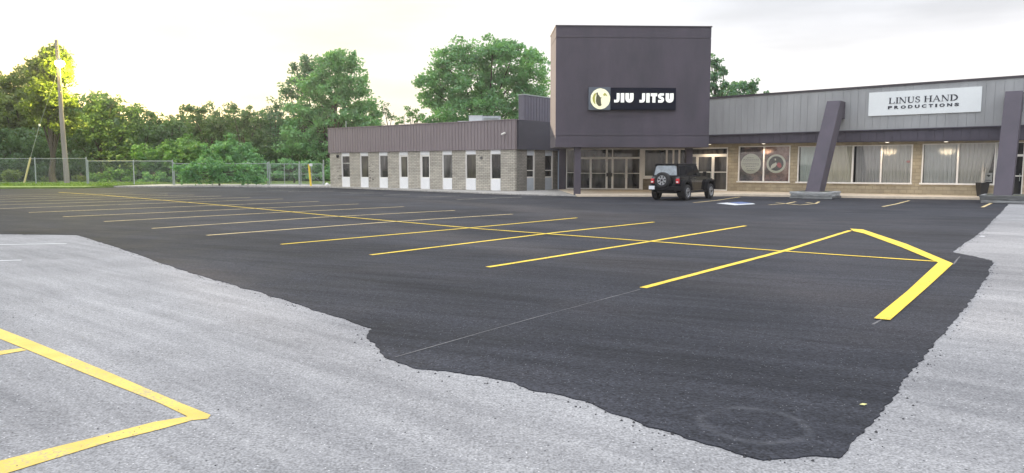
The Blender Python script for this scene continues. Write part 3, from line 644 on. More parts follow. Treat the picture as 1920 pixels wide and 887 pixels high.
# pilaster seams
zmid = RW.px(1335, 291.5)[1]; zlow = 0.13
framed(RW, d0, d1, zmid, ZH - .002, M_frame, 'transom_window', t=.09)
framed(RW, d0, U(1306), zlow, zmid - .002, M_frame, 'sidelight_window', t=.08)
framed(RW, U(1306.2), U(1335.8), zlow, zmid - .002, M_frame, 'glass_door', rails=(1.35,), handle=U(1333), t=.09)
framed(RW, U(1336), d1, zlow, zmid - .002, M_frame, 'glass_door', rails=(1.35,), handle=U(1339), t=.09)
def shop_window(a, c, z0, z1, mulls):
    t = .07; fb = MB(); fb.fbox(RW, a + .003, a + t, -.12, .02, z0 + .003, z1).fbox(RW, c - t, c - .003, -.12, .02, z0 + .003, z1).fbox(RW, a + t, c - t, -.12, .015, z1 - .06, z1 - .003)
    for q in mulls: fb.fbox(RW, q - .045, q + .045, -.11, .018, z0 + .003, z1 - .06)
    f = part(fb, 'shop_window', M_frame)
    MB().fbox(RW, a - .07, c + .04, .003, .09, z0 - .05, z0 + .045).build('sill', M_frame, f)
    e = [a + t] + [m_ for m_ in mulls] + [c - t]
    for i in range(len(e) - 1): MB().fbox(RW, e[i], e[i + 1], -.07, -.062, z0 + .004, z1 - .004).build('pane', M_glc, f)
    return e
e1 = shop_window(*w1, sz1, ht1, [U(1431.5)])
e2 = shop_window(*w2, sz2, ht2, [U(1546), U(1598), U(1651.5)])
e3 = shop_window(*w3, sz3, ht3, [U(1795)])
framed(RW, dB[0], dB[1], .13, ht3 - .7, M_frame, 'glass_door', rails=(1.2,), handle=dB[1] - .15, t=.06, glass=M_gl)
framed(RW, dB[0], dB[1], ht3 - .698, ht3 + .018, M_frame, 'transom_window', t=.06, glass=M_gl)
framed(RW, dC[0], dC[1], .13, ht3 + .018, M_frame, 'glass_door', rails=(1.2, ht3 - .7), handle=dC[1] - .15, t=.06, glass=M_gl)
# slanted pillars
def pillar(fx, dist, lab):
    # foot column fx in the photo, foot standing dist metres in front of the grey fascia
    r = np.array((RW.r[0], RW.r[1], 0)); nn = np.array((RW.n[0], RW.n[1], 0)); A = np.array(RF.P(0, 0, 0))
    us = RF.px(fx, 350, dist)[0]; hw = 0.37; tz = RF.px(fx + 33, 189.5, 1.1)[1] if fx < 1700 else RF.px(1915, 170, 1.1)[1]
    f0 = dist + 0.48; f1 = dist - 0.62
    prof = [(f0, 0.0), (f1, 0.0), (0.62, tz - 1.0), (0.0, tz - 1.0), (0.0, tz), (1.15, tz)]
    b = MB(); pts = [tuple(A + r * (us - hw) + nn * w_ + np.array((0, 0, z_))) for w_, z_ in prof]
    b.prism(pts, tuple(r * 2 * hw)); o = part(b, 'slanted_pillar', M_pur, lab=lab, bevel=.012)
    import bmesh
    bm = bmesh.new(); bm.from_mesh(o.data); bmesh.ops.recalc_face_normals(bm, faces=bm.faces); bm.to_mesh(o.data); bm.free()
    return us, dist
pl = [pillar(1525, 4.7, 'slanted dark pillar between the shop windows'), pillar(1881, 4.5, 'slanted dark pillar in front of the right door')]

# ---- sidewalk
sw_px = [(1083, 369), (1235, 369), (1388, 368), (1640, 372.2), (1857, 375.2), (1990, 377.5)]
f_ = g2(sw_px); wlk = f_ + [RW.P(U(1925) + 6, 0.0, 0)[:2], RW.P(0, -0.15, 0)[:2], RW.P(wl, -.15, 0)[:2], EW.P(0, -.2, 0)[:2], (3.3, 52.6)]
b = MB(); n = len(wlk); vv = [(p[0], p[1], .125) for p in wlk]
sg = sum(wlk[i][0] * wlk[(i + 1) % n][1] - wlk[(i + 1) % n][0] * wlk[i][1] for i in range(n))
if sg < 0: vv = vv[::-1]
b.poly(vv); b.face_set(vv + [(p[0], p[1], -0.01) for p in vv], [(i, n + i, n + (i + 1) % n, (i + 1) % n) for i in range(n)])
tag(b.build('sidewalk', M_conc), kind='structure')

# ------------------------------------------------------------------ writing
def text_mb(fr, body, u0, u1, z0, z1, w0, depth, fat=0.0):
    cu = bpy.data.curves.new('txt', 'FONT'); cu.body = body; cu.size = 1; cu.offset = fat; cu.extrude = 0.5; cu.resolution_u = 4
    o = bpy.data.objects.new('txt', cu); COL.objects.link(o); bpy.context.view_layer.update()
    dg = bpy.context.evaluated_depsgraph_get(); me = bpy.data.meshes.new_from_object(o.evaluated_get(dg))
    co = np.empty(len(me.vertices) * 3); me.vertices.foreach_get('co', co); co = co.reshape(-1, 3)
    mn, mxx = co.min(0), co.max(0); b = MB()
    vs = [fr.P(u0 + (c[0] - mn[0]) / (mxx[0] - mn[0]) * (u1 - u0), w0 + (c[2] + .5) * depth, z0 + (c[1] - mn[1]) / (mxx[1] - mn[1]) * (z1 - z0)) for c in co]
    b.face_set(vs, [tuple(p.vertices) for p in me.polygons])
    bpy.data.objects.remove(o); bpy.data.curves.remove(cu); bpy.data.meshes.remove(me)
    return b
def glyph(polys, fr, u0, z0, sx, sz, w0, depth):
    b = MB()
    for i, p in enumerate(polys):
        b.prism([fr.P(u0 + x * sx, w0 + depth + i * .002, z0 + y * sz) for x, y in p], tuple((-fr.n[0] * depth, -fr.n[1] * depth, 0)))
    return b
# JIU JITSU sign
M_sb = pm('sign_box_navy', (0.010, 0.012, 0.024), 0.9, 0.1, 3, spec=.1)
M_sl = pm('sign_lit_white', (0.85, 0.86, 0.83), 0.5, emit=(1, .98, 0.88), es=0.3)
M_sgrey = pm('sign_box_slate', (0.10, 0.12, 0.15), 0.5)
a0 = TW.px(1103, 164)[0]; a1 = TW.px(1144, 164)[0]; a2 = TW.px(1266, 164)[0]; zt_, zb_ = TW.px(1185, 164.5)[1], TW.px(1185, 207)[1]
sg1 = thing('wall_sign', TW.P(a1, 0, zb_), 'dark box sign on the tower reading JIU JITSU with round lit emblem', 'sign')
MB().fbox(TW, a1 + .002, a2, .003, .22, zb_ + .02, zt_ - .02).build('sign_box', M_sb, sg1, bevel=.012)
MB().fbox(TW, a0, a1, .003, .19, zb_, zt_).build('emblem_panel', M_sgrey, sg1, bevel=.012)
def T(x, y): return TW.px(x, y)
def arc(cx, cy, r, a, b_, n=10): return [(cx + r * cos(R(a + (b_ - a) * i / n)), cy + r * sin(R(a + (b_ - a) * i / n))) for i in range(n + 1)]
gJ = [(.38, 1), (.38, .36)] + [(.36, .31), (.3, .29), (.02, .30), (.02, .0)] + [(.4, 0)] + arc(.44, .36, .36, -75, 0, 6) + [(.80, 1)]
gI = [(0, 0), (.42, 0), (.42, 1), (0, 1)]
gU = [(0, 1), (0, .42)] + arc(.42, .42, .42, 180, 270, 6)[1:] + [(.52, 0)] + arc(.52, .42, .42, 270, 360, 6)[1:] + [(.94, 1), (.52, 1), (.52, .38), (.42, .38), (.42, 1)]
gT = [(0, 1), (0, .68), (.24, .68), (.24, 0), (.66, 0), (.66, .68), (.9, .68), (.9, 1)]
gS = [(.05, .0), (.5, 0)] + arc(.54, .31, .31, -80, 60, 6) + [(.36, .70), (.38, .74), (.82, .74), (.82, 1), (.36, 1)] + arc(.33, .70, .30, 100, 235, 6) + [(.50, .36), (.48, .29), (.05, .29)]
chars = [(gJ, 1149.6, 1160.8, .8), (gI, 1162.2, 1169.2, .42), (gU, 1170.8, 1187.2, .94), (gJ, 1196.8, 1208.4, .8), (gI, 1209.8, 1216.6, .42), (gT, 1218, 1231, .9), (gS, 1231.3, 1244.6, .9), (gU, 1245.8, 1261.8, .94)]
jz0, jz1 = T(1205, 193)[1], T(1205, 175.6)[1]
for i, (g, x0, x1, wd) in enumerate(chars):
    u0, u1 = T(x0, 185)[0], T(x1, 185)[0]
    glyph([g], TW, u0 + .01, jz0, (u1 - u0) * .93 / wd, jz1 - jz0, .221, .02).build('letter', M_sl, sg1)
ec = T(1124.6, 186); er = (T(1142.8, 186)[0] - ec[0])
def disc(fr, cu, cz, r0, r1, w0, w1, n=40, jit=0.0, seed=1):
    rr = random.Random(seed); b = MB(); k = [1 + rr.uniform(-jit, jit) for _ in range(n)]
    b.prism([fr.P(cu + r0 * k[i] * cos(2 * pi * i / n), w1, cz + r1 * k[i] * sin(2 * pi * i / n)) for i in range(n)], (-fr.n[0] * (w1 - w0), -fr.n[1] * (w1 - w0), 0)); return b
em = disc(TW, ec[0], ec[1], er, er * 1.05, .19, .23, jit=.012).build('emblem_disc', pm('emblem_cream', (0.85, 0.84, 0.62), 0.5, emit=(1, .97, .6), es=.25), sg1)
def epoly(l, w_, name, m): 
    b = MB(); b.prism([TW.P(*(lambda q: (q[0], w_, q[1]))(T(1095 + x / 10.667, 155 + y / 10.667))) for x, y in l], (-TW.n[0] * .01, -TW.n[1] * .01, 0)); b.build(name, m, em)
epoly([(215, 205), (180, 250), (160, 310), (165, 370), (190, 420), (215, 440), (205, 380), (205, 300), (225, 240)], .244, 'emblem_crescent', pm('emblem_olive', (0.50, 0.48, 0.08), 0.6))
epoly([(245, 200), (268, 215), (268, 245), (290, 262), (310, 300), (345, 312), (322, 325), (325, 380), (330, 430), (340, 455), (310, 478), (275, 470), (240, 430), (225, 380), (232, 300), (240, 250), (228, 228)], .248, 'emblem_figure', pm('emblem_dark', (0.10, 0.10, 0.05), 0.6))
epoly([(395, 212), (425, 225), (450, 270), (455, 285), (425, 262), (385, 272), (368, 250)], .244, 'emblem_patch', pm('emblem_olive2', (0.52, 0.50, 0.12), 0.6))
# LINUS HAND sign
sa = RF.px(1629.5, 190)[0]; sb_ = RF.px(1840.5, 190)[0]
zA = (RF.px(1629.5, 217.9)[1], RF.px(1840.5, 209.4)[1]); zB = (RF.px(1629.5, 174.2)[1], RF.px(1840.5, 162.2)[1])
sg2 = thing('shop_sign', RF.P(sa, 0, zA[0]), 'white rectangular sign board reading LINUS HAND PRODUCTIONS', 'sign')
MB().fbox(RF, sa, sb_, .01, .07, zA, zB).build('board', pm('sign_white', (0.78, 0.82, 0.82), 0.5, 0.03, 2), sg2)
M_ink = pm('sign_ink', (0.012, 0.015, 0.03), 0.5)
qa, qb = RF.px(1668, 194.9), RF.px(1797, 188.5); lk = (qb[1] - qa[1]) / (qb[0] - qa[0])
qc, qd = RF.px(1667, 205.1), RF.px(1796, 199.1); lk2 = (qd[1] - qc[1]) / (qd[0] - qc[0])
def serif(ch):
    t, h, s_w = .17, .055, .09
    def stem(x, y0=0, y1=1, tt=t): return [(x, y0), (x + tt, y0), (x + tt, y1), (x, y1)]
    def ser(x, y, tt=t): return [(x - s_w, y), (x + tt + s_w, y), (x + tt + s_w, y + h), (x - s_w, y + h)]
    if ch == 'L': return [stem(.1), ser(.1, 0), ser(.1, 1 - h), [(.27, 0), (.75, 0), (.8, .28), (.74, .28), (.66, h), (.27, h)]], .86
    if ch == 'I': return [stem(.1), ser(.1, 0), ser(.1, 1 - h)], .40
    if ch == 'N': return [stem(.1, 0, 1, .06), stem(.78, 0, 1, .06), ser(.1, 0, .06), ser(.78, 1 - h, .06), [(.02, 1), (.22, 1), (.84, 0), (.70, 0)]], 1.0
    if ch == 'U': return [[(.1, 1), (.1, .3)] + arc(.44, .3, .34, 180, 360, 10)[1:] + [(.78, 1), (.71, 1), (.71, .3)] + arc(.49, .3, .22, 0, -180, 8)[1:] + [(.27, 1)], ser(.1, 1 - h), ser(.72, 1 - h, .06)], .94
    if ch == 'S': return [arc(.33, .27, .28, -150, 70, 12) + [(.26, .60)] + arc(.32, .76, .14, 240, 50, 8) + [(.52, .74), (.56, .74), (.54, .97)] + arc(.31, .74, .26, 60, 250, 12) + [(.38, .42)] + arc(.31, .25, .17, 55, -130, 8) + [(.10, .32), (.04, .32), (.06, .04)]], .68
    if ch == 'H': return [stem(.1), stem(.72), ser(.1, 0), ser(.1, 1 - h), ser(.72, 0), ser(.72, 1 - h), [(.27, .49), (.72, .49), (.72, .55), (.27, .55)]], 1.04
    if ch == 'A': return [[(.06, 0), (.13, 0), (.47, .92), (.42, 1)], [(.40, 1), (.50, 1), (.88, 0), (.70, 0)], [(.2, .33), (.66, .33), (.64, .39), (.22, .39)], ser(.07, 0, .05), ser(.72, 0, .14)], .98
    if ch == 'D': return [[(.1, 0), (.45, 0)] + arc(.42, .5, .5, -80, 80, 14) + [(.1, 1), (.1, .94), (.42, .94)] + arc(.40, .5, .34, 80, -80, 12) + [(.42, .06), (.1, .06)], stem(.1, .06, .94), ser(.1, 0, .05), ser(.1, 1 - h, .05)], 1.0
def shear(b, lk=lk, q=qa):   # the fascia climbs slightly along its run: slope the writing with the board
    b.v = [(v[0], v[1], v[2] + lk * ((v[0] - RF.P(q[0], 0, 0)[0]) * RF.r[0] + (v[1] - RF.P(q[0], 0, 0)[1]) * RF.r[1])) for v in b.v]; return b
ua, ub = RF.px(1667, 185)[0], RF.px(1798, 185)[0]
seq = 'LINUS HAND'; tot = sum(serif(c)[1] + .02 if c != ' ' else .38 for c in seq); sx = (ub - ua) / tot; cur = ua
zl0 = qa[1]; hz = RF.px(1668, 183.7)[1] - qa[1]
for c in seq:
    if c == ' ': cur += .38 * sx; continue
    pg, wd = serif(c); shear(glyph(pg, RF, cur, zl0, sx, hz, .071, .015)).build('letter', M_ink, sg2); cur += (wd + .02) * sx
up, uq = RF.px(1665.5, 200)[0], RF.px(1798.5, 196)[0]
zp0 = qc[1]; hp = RF.px(1667, 199.2)[1] - qc[1]
word = 'PRODUCTIONS'; wds = [.72, .74, .86, .76, .78, .76, .70, .3, .86, .80, .70]; gap = .36; tot = sum(wds) + gap * 10; sx = (uq - up) / tot; cur = up
for c, wd in zip(word, wds):
    shear(text_mb(RF, c, cur, cur + wd * sx, zp0, zp0 + hp, .071, .015, .045), lk2, qc).build('letter', M_ink, sg2); cur += (wd + gap) * sx

# window posters (behind window 1)
def rock_mat(name, a, b2, c3, seed):
    m, t, b_ = mat(name); c = t.nodes.new('ShaderNodeTexCoord'); n = t.nodes.new('ShaderNodeTexNoise'); n.noise_dimensions = '4D'; n.inputs['W'].default_value = seed
    n.inputs['Scale'].default_value = 1.3; n.inputs['Detail'].default_value = 8; n.inputs['Roughness'].default_value = .7; t.links.new(c.outputs['Object'], n.inputs['Vector'])
    r_ = t.nodes.new('ShaderNodeValToRGB'); e = r_.color_ramp.elements; e[0].position = .38; e[0].color = a + (1,); e[1].position = .66; e[1].color = c3 + (1,); q = e.new(.52); q.color = b2 + (1,)
    t.links.new(n.outputs[0], r_.inputs[0]); t.links.new(r_.outputs[0], b_.inputs['Base Color']); b_.inputs['Roughness'].default_value = .6; return m
M_cream = pm('poster_cream', (0.85, 0.86, 0.74), 0.6)
M_pink = pm('poster_grey_text', (0.38, 0.37, 0.33), 0.6)
def wp(x, y): return RW.px(1375 + x / 10.43, 265 + y / 10.43, -.09)
def wdisc(cx, cy, rx, ry, w1, w0=None, n=44, jit=0.0, seed=1):
    c = wp(cx, cy); r0 = wp(cx + rx, cy)[0] - c[0]; r1 = c[1] - wp(cx, cy + ry)[1]
    return disc(RW, c[0], c[1], r0, r1, (w1 - .004) if w0 is None else w0, w1, n, jit, seed)
p1 = thing('window_poster', RW.P(e1[0], -.1, sz1), 'brown rocky window poster with a cream disc of small text', 'poster', 'posters in the twin shop window')
MB().fbox(RW, e1[0], e1[1] - .003, -.12, -.105, sz1 + .01, ht1 - .06).build('sheet', rock_mat('poster_slate', (.05, .045, .055), (.22, .17, .17), (.50, .33, .27), 1.0), p1)
dsk = wdisc(342, 438, 198, 196, -.098).build('text_disc', M_cream, p1)
tb = MB()
rr = random.Random(2)
for (y, x0, x1) in ((322, 260, 400), (352, 190, 500), (384, 185, 500), (432, 175, 510), (462, 180, 505), (494, 240, 430), (538, 255, 470), (570, 270, 410)):
    x = x0
    while x < x1:
        l = rr.uniform(14, 44); a = wp(x, y + 5); c = wp(min(x + l, x1), y - 5); tb.fbox(RW, a[0], c[0], -.097, -.094, a[1], c[1]); x += l + 9
tb.build('text_lines', M_pink, dsk)
p2 = thing('window_poster', RW.P(e1[1], -.1, sz1), 'reddish rocky window poster with a white ringed emblem and red figure', 'poster', 'posters in the twin shop window')
MB().fbox(RW, e1[1] + .003, e1[2], -.12, -.105, sz1 + .01, ht1 - .06).build('sheet', rock_mat('poster_rock', (.12, .10, .11), (.42, .25, .22), (.66, .50, .42), 7.0), p2)
rg = wdisc(835, 438, 190, 184, -.098).build('emblem_ring', M_cream, p2)
wdisc(835, 434, 146, 142, -.093).build('emblem_field', pm('emblem_green_black', (.035, .045, .04), .6), rg)
def wpoly(l, w_, name, m): MB().prism([RW.P(*(lambda q: (q[0], w_, q[1]))(wp(x, y))) for x, y in l], (-RW.n[0] * .004, -RW.n[1] * .004, 0)).build(name, m, rg)
wpoly([(720, 545), (735, 480), (770, 440), (815, 425), (835, 405), (852, 450), (820, 500), (770, 530)], -.087, 'white_figure', M_cream)
wpoly([(850, 440), (880, 412), (925, 425), (945, 480), (930, 515), (895, 520), (850, 480)], -.085, 'red_figure', pm('poster_red', (.55, .06, .07), .6))
wpoly([(805, 340), (835, 335), (832, 375), (815, 378)], -.087, 'small_figure', M_cream)

# ------------------------------------------------------------------ curtains
def curtain_mat(name, col):
    m = bpy.data.materials.new(name); m.use_nodes = True; t = m.node_tree; t.nodes.clear(); o = t.nodes.new('ShaderNodeOutputMaterial')
    d = t.nodes.new('ShaderNodeBsdfDiffuse'); d.inputs[0].default_value = col + (1,); t.links.new(d.outputs[0], o.inputs[0]); return m
specs = [(e2[0], e2[1], sz2, ht2, (.68, .76, .73), 'pale green grey curtain beside the left edge of the four part window', 4, .02),
         (e2[1], e2[2], sz2, ht2, (.82, .79, .66), 'cream curtain right beside the slanted pillar, second pane of the four part window', 5, .03),
         (e2[2], e2[3], sz2, ht2, (.66, .66, .66), 'grey gathered curtain with a dark gap at its left edge', 7, .05),
         (e2[3], e2[4], sz2, ht2, (.70, .69, .65), 'grey curtain behind the rightmost pane of the four part window', 7, .045),
         (e3[0], e3[1], sz3, ht3, (.70, .72, .71), 'straight grey curtain in the left pane of the two part window', 8, .04),
         (e3[1], e3[2], sz3, ht3, (.78, .77, .73), 'curtain swept to the left behind the tall planter twigs', 7, .06)]
for i, (a, c, z0, z1, col, lab, k, amp) in enumerate(specs):
    rr = random.Random(20 + i); b = MB(); nu, nz = 90, 10; ph = [rr.uniform(0, 6.28) for _ in range(4)]
    vs = []
    aa = a + (.16 if i == 2 else .03)
    cc = c - .02
    for iz in range(nz + 1):
        tz_ = iz / nz
        for iu in range(nu + 1):
            tu = iu / nu
            x = aa + (cc - aa) * tu
            if i == 5: x -= (1 - tz_) ** 1.6 * .42 * tu * (1 if tu < .78 else .9)
            fold = sin(tu * k * 2 * pi + ph[0] + .9 * sin(tu * 9 + ph[1])) + .5 * sin(tu * k * 4.3 * pi + ph[2] + tz_)
            vs.append(RW.P(x, -.15 + amp * fold * (.75 + .35 * (1 - tz_)) - .03, z0 - .02 + (z1 - z0) * tz_))
    b.face_set(vs, [(r_ * (nu + 1) + q, r_ * (nu + 1) + q + 1, (r_ + 1) * (nu + 1) + q + 1, (r_ + 1) * (nu + 1) + q) for r_ in range(nz) for q in range(nu)], True)
    o = b.build('curtain', curtain_mat('curtain_cloth', col)); settle(o, RW.P(a, -.2, z0)); tag(o, lab, 'curtain', 'curtains in the shop windows')
part(MB().fbox(RW, w2[0] - .5, w3[1] + .4, -.75, -.7, 0, 3.4), 'interior_wall', M_black)
# small notice in window 3
no = thing('window_notice', RW.P(U(1850), -.1, sz3), 'small white notice board with a black mark in the window corner', 'notice')
ux0, ux1 = RW.u(1847, -.09), RW.u(1861, -.09); nz0, nz1 = RW.px(1854, 341, -.09)[1], RW.px(1854, 324, -.09)[1]
MB().fbox(RW, ux0, ux1, -.11, -.10, nz0, nz1).build('board', M_panel, no)
cx_ = (ux0 + ux1) / 2; cz_ = nz0 + (nz1 - nz0) * .66
MB().prism([RW.P(cx_ + x * .06, -.096, cz_ + y * .05) for x, y in ((-1.6, .6), (0, 1.2), (1.6, .7), (1, -.4), (.2, -1.3), (-.7, -.3))], (-RW.n[0] * .003, -RW.n[1] * .003, 0)).build('bird_mark', M_ink, no)
MB().fbox(RW, ux0 + .03, ux1 - .03, -.1, -.097, nz0 + .07, nz0 + .10).build('text_line', M_ink, no)
rs = RW.px(1703, 303, -.09); o = disc(RW, rs[0], rs[1], .10, .07, -.1, -.095, 16).build('window_sticker', pm('sticker_pink', (.65, .25, .22), .5)); settle(o, RW.P(rs[0], -.1, rs[1])); tag(o, 'small round pink sticker on the right pane', 'sticker')

# ------------------------------------------------------------------ planter, lights, roof things
pu, pz = RW.px(1841, 365.5, .45); pp = RW.P(pu, .45, .125)
pt = thing('tall_planter', pp, 'black tapered planter with pale birch twigs below the window', 'planter')
b = MB(); 
b.hexa([(pp[0] - .17, pp[1] - .17, .125), (pp[0] + .17, pp[1] - .17, .125), (pp[0] + .17, pp[1] + .17, .125), (pp[0] - .17, pp[1] + .17, .125),
        (pp[0] - .24, pp[1] - .24, .86), (pp[0] + .24, pp[1] - .24, .86), (pp[0] + .24, pp[1] + .24, .86), (pp[0] - .24, pp[1] + .24, .86)])
b.build('pot', M_black, pt, bevel=.01)
rr = random.Random(4)
for k in range(5):
    x = pp[0] + rr.uniform(-.13, .13); y = pp[1] + rr.uniform(-.1, .1)
    MB().path([(x, y, .8), (x + rr.uniform(-.03, .03), y, 1.3), (x + rr.uniform(-.06, .06), y, 1.65 + rr.uniform(0, .3))], [.028, .024, .016], 6).build('twig', pm('birch_twig', (.62, .58, .50), .7, .2, 8), pt)
def lamp(pos, label, r_=.10, kind=0):
    t = thing('soffit_light', pos, label, 'light', 'lights under the soffit')
    if kind == 0:
        MB().ring((pos[0], pos[1], pos[2] + .02), (0, 0, 1), [(0.03, .005), (0.03, r_ + .03), (-.05, r_ + .02), (-.05, r_)], 16).build('housing', M_frame, t)
        MB().ring((pos[0], pos[1], pos[2] + .02), (0, 0, -1), [(.045, r_), (.06, r_ * .8), (.065, .004)], 16).build('lens', M_lamp, t)
    else:
        MB().box(pos[0] - .10, pos[0] + .10, pos[1] - .65, pos[1] + .65, pos[2] - .02, pos[2] + .03).build('housing', M_frame, t)
        MB().box(pos[0] - .08, pos[0] + .08, pos[1] - .62, pos[1] + .62, pos[2] - .09, pos[2] - .021).build('lens', M_lamp, t)
    ld = bpy.data.lights.new('lamp', 'SPOT'); ld.energy = 60; ld.color = (1, .78, .54); ld.shadow_soft_size = .05; ld.spot_size = R(150); ld.spot_blend = .6
    lo = bpy.data.objects.new('lamp', ld); COL.objects.link(lo); lo.parent = t; lo.location = (0, 0, -.12)
    return t
for x, lab in ((1329, 'round soffit light right of the tower, above the second pair of doors'), (1430, 'round soffit light above the poster window'), (1661, 'round soffit light above the four part curtained window')):
    u_ = RF.u(x, -.45); lamp(RF.P(u_, -.45, zlin(zb, u_)), lab)
u_ = RF.u(1540, -.45); lamp(RF.P(u_ + 6.5, -.45, zlin(zb, u_ + 6.5)), 'round soffit light beside the right slanted pillar')
q = D(1071, 281, 44.6); lamp((q[0], q[1], ZC - .02), 'long tube light under the left corner of the tower', kind=1)
q = D(1180, 281, 48.6); lamp((q[0], q[1], ZC - .02), 'round recessed light over the main doors')

# rooftop unit
def roofbox(px0, px1, ytop, Y, dpt, z0, name, m, parent, lid=.04):
    x0, x1 = D(px0, ytop, Y)[0], D(px1, ytop, Y)[0]; z1 = D(px0, ytop, Y)[2]
    b = MB(); b.box(x0, x1, Y, Y + dpt, z0, z1); b.box(x0 - .03, x1 + .03, Y - .03, Y + dpt + .03, z1 + .001, z1 + lid)
    return b.build(name, m, parent)
M_ac = pm('ac_sheet_metal', (0.62, 0.66, 0.68), 0.5, 0.1, 3)
ac = thing('rooftop_unit', (D(900, 225, 57)[0], 57, 4.6), 'pale grey air conditioning unit on the left wing roof', 'air conditioner')
roofbox(879, 904, 217.5, 57, 1.6, 4.6, 'cabinet', M_ac, ac); roofbox(904.5, 938, 218.5, 57, 1.6, 4.6, 'cabinet', pm('ac_grille', (.50, .54, .57), .55, .2, 6), ac)
xg0 = D(907, 222, 57)[0]; xg1 = D(935, 222, 57)[0]
b = MB()
for k in range(9): b.box(xg0, xg1, 56.95, 57.0, 4.85 + k * .075, 4.88 + k * .075)
b.build('louvre', M_metal, ac)
v1 = thing('roof_vent', (D(868, 228, 57.5)[0], 57.5, 4.6), 'low curved duct beside the rooftop unit', 'vent'); roofbox(859, 878, 228, 57.5, 1.0, 4.6, 'hood', M_ac, v1)
v2 = thing('roof_vent', (D(787, 231, 60)[0], 60, 4.6), 'small tan vent box near the middle of the left wing roof', 'vent'); roofbox(776, 800, 231.5, 60, .8, 4.6, 'hood', pm('vent_tan', (.5, .43, .30), .6), v2)
p = D(649, 240, 62.5); o = MB().tube((p[0], p[1], 4.55), (p[0], p[1], 5.6), .035, n=7).build('vent_pipe', M_metal); settle(o, (p[0], p[1], 4.55)); tag(o, 'thin vent pipe on the far end of the left wing roof', 'pipe')
# security camera, wall lamp, electric box
u_, z_ = LW.px(947, 249, .2); sc_ = thing('security_camera', LW.P(u_, .14, z_), 'small white security camera on the taupe siding', 'camera')
MB().tube(LW.P(u_, .14, z_), LW.P(u_ - .05, .30, z_ - .05), .03, n=6).build('bracket', M_frame, sc_); MB().tube(LW.P(u_ - .18, .34, z_ - .12), LW.P(u_ + .10, .30, z_), .07, n=8).build('housing', M_frame, sc_)
u_, z_ = LW.px(632, 293, .1); wl_ = thing('wall_lamp', LW.P(u_, 0, z_), 'small round dark lamp at the far corner of the brick wing', 'lamp')
MB().ring(LW.P(u_, .0, z_), (LW.n[0], LW.n[1], 0), [(0.0, .13), (.10, .13), (.17, .06), (.18, .003)], 14).build('housing', M_black, wl_)
u_, z_ = LW.px(902, 296, .05); eb = thing('electric_box', LW.P(u_, 0, z_), 'small grey outlet box on the brick near the last window', 'outlet box')
MB().fbox(LW, u_ - .08, u_ + .08, .002, .07, z_ - .1, z_ + .1).build('cover', pm('box_grey', (.12, .12, .12), .6), eb)

# timber cribs round the pillar feet
M_timb = [M_timber, pm('weathered_timber_dark', (0.12, 0.125, 0.125), 0.85, 0.45, 6, 0.6, 25, stretch=(0.4, 0.4, 2)), pm('weathered_timber_pale', (0.36, 0.37, 0.37), 0.85, 0.4, 6, 0.6, 25, stretch=(0.4, 0.4, 2))]
def crib(us, dist, lab, seed):
    rr = random.Random(seed); ctr = RF.P(us, dist, 0); t = thing('timber_planter', (ctr[0], ctr[1], 0), lab, 'timber planter', 'timber boxes round the pillar feet')
    hw, hd = .98, 1.25
    for k in range(3):
        z0 = .016 + k * .125
        for (a, b_, c, d) in ((-hw, hw, hd - .16, hd), (-hw, hw, -hd, -hd + .16), (-hw, -hw + .16, -hd + .165, hd - .165), (hw - .16, hw, -hd + .165, hd - .165)):
            j = rr.uniform(-.07, .07); e_ = rr.uniform(-.10, .16) if b_ - a > 1 else rr.uniform(-.001, .001)
            MB().fbox(RF, us + a + (j if b_ - a > 1 else 0), us + b_ + e_, dist + c + j * .4, dist + d + j * .4, z0, z0 + .12).build('timber', rr.choice(M_timb), t, bevel=.02)
    MB().fbox(RF, us - hw + .17, us + hw - .17, dist - hd + .17, dist + hd - .17, .01, .36).build('soil', M_soil, t)
crib(pl[0][0] + .15, pl[0][1], 'weathered grey timber box around the foot of the left slanted pillar', 1)
crib(pl[1][0] + .15, pl[1][1], 'weathered grey timber box around the foot of the right slanted pillar', 2)

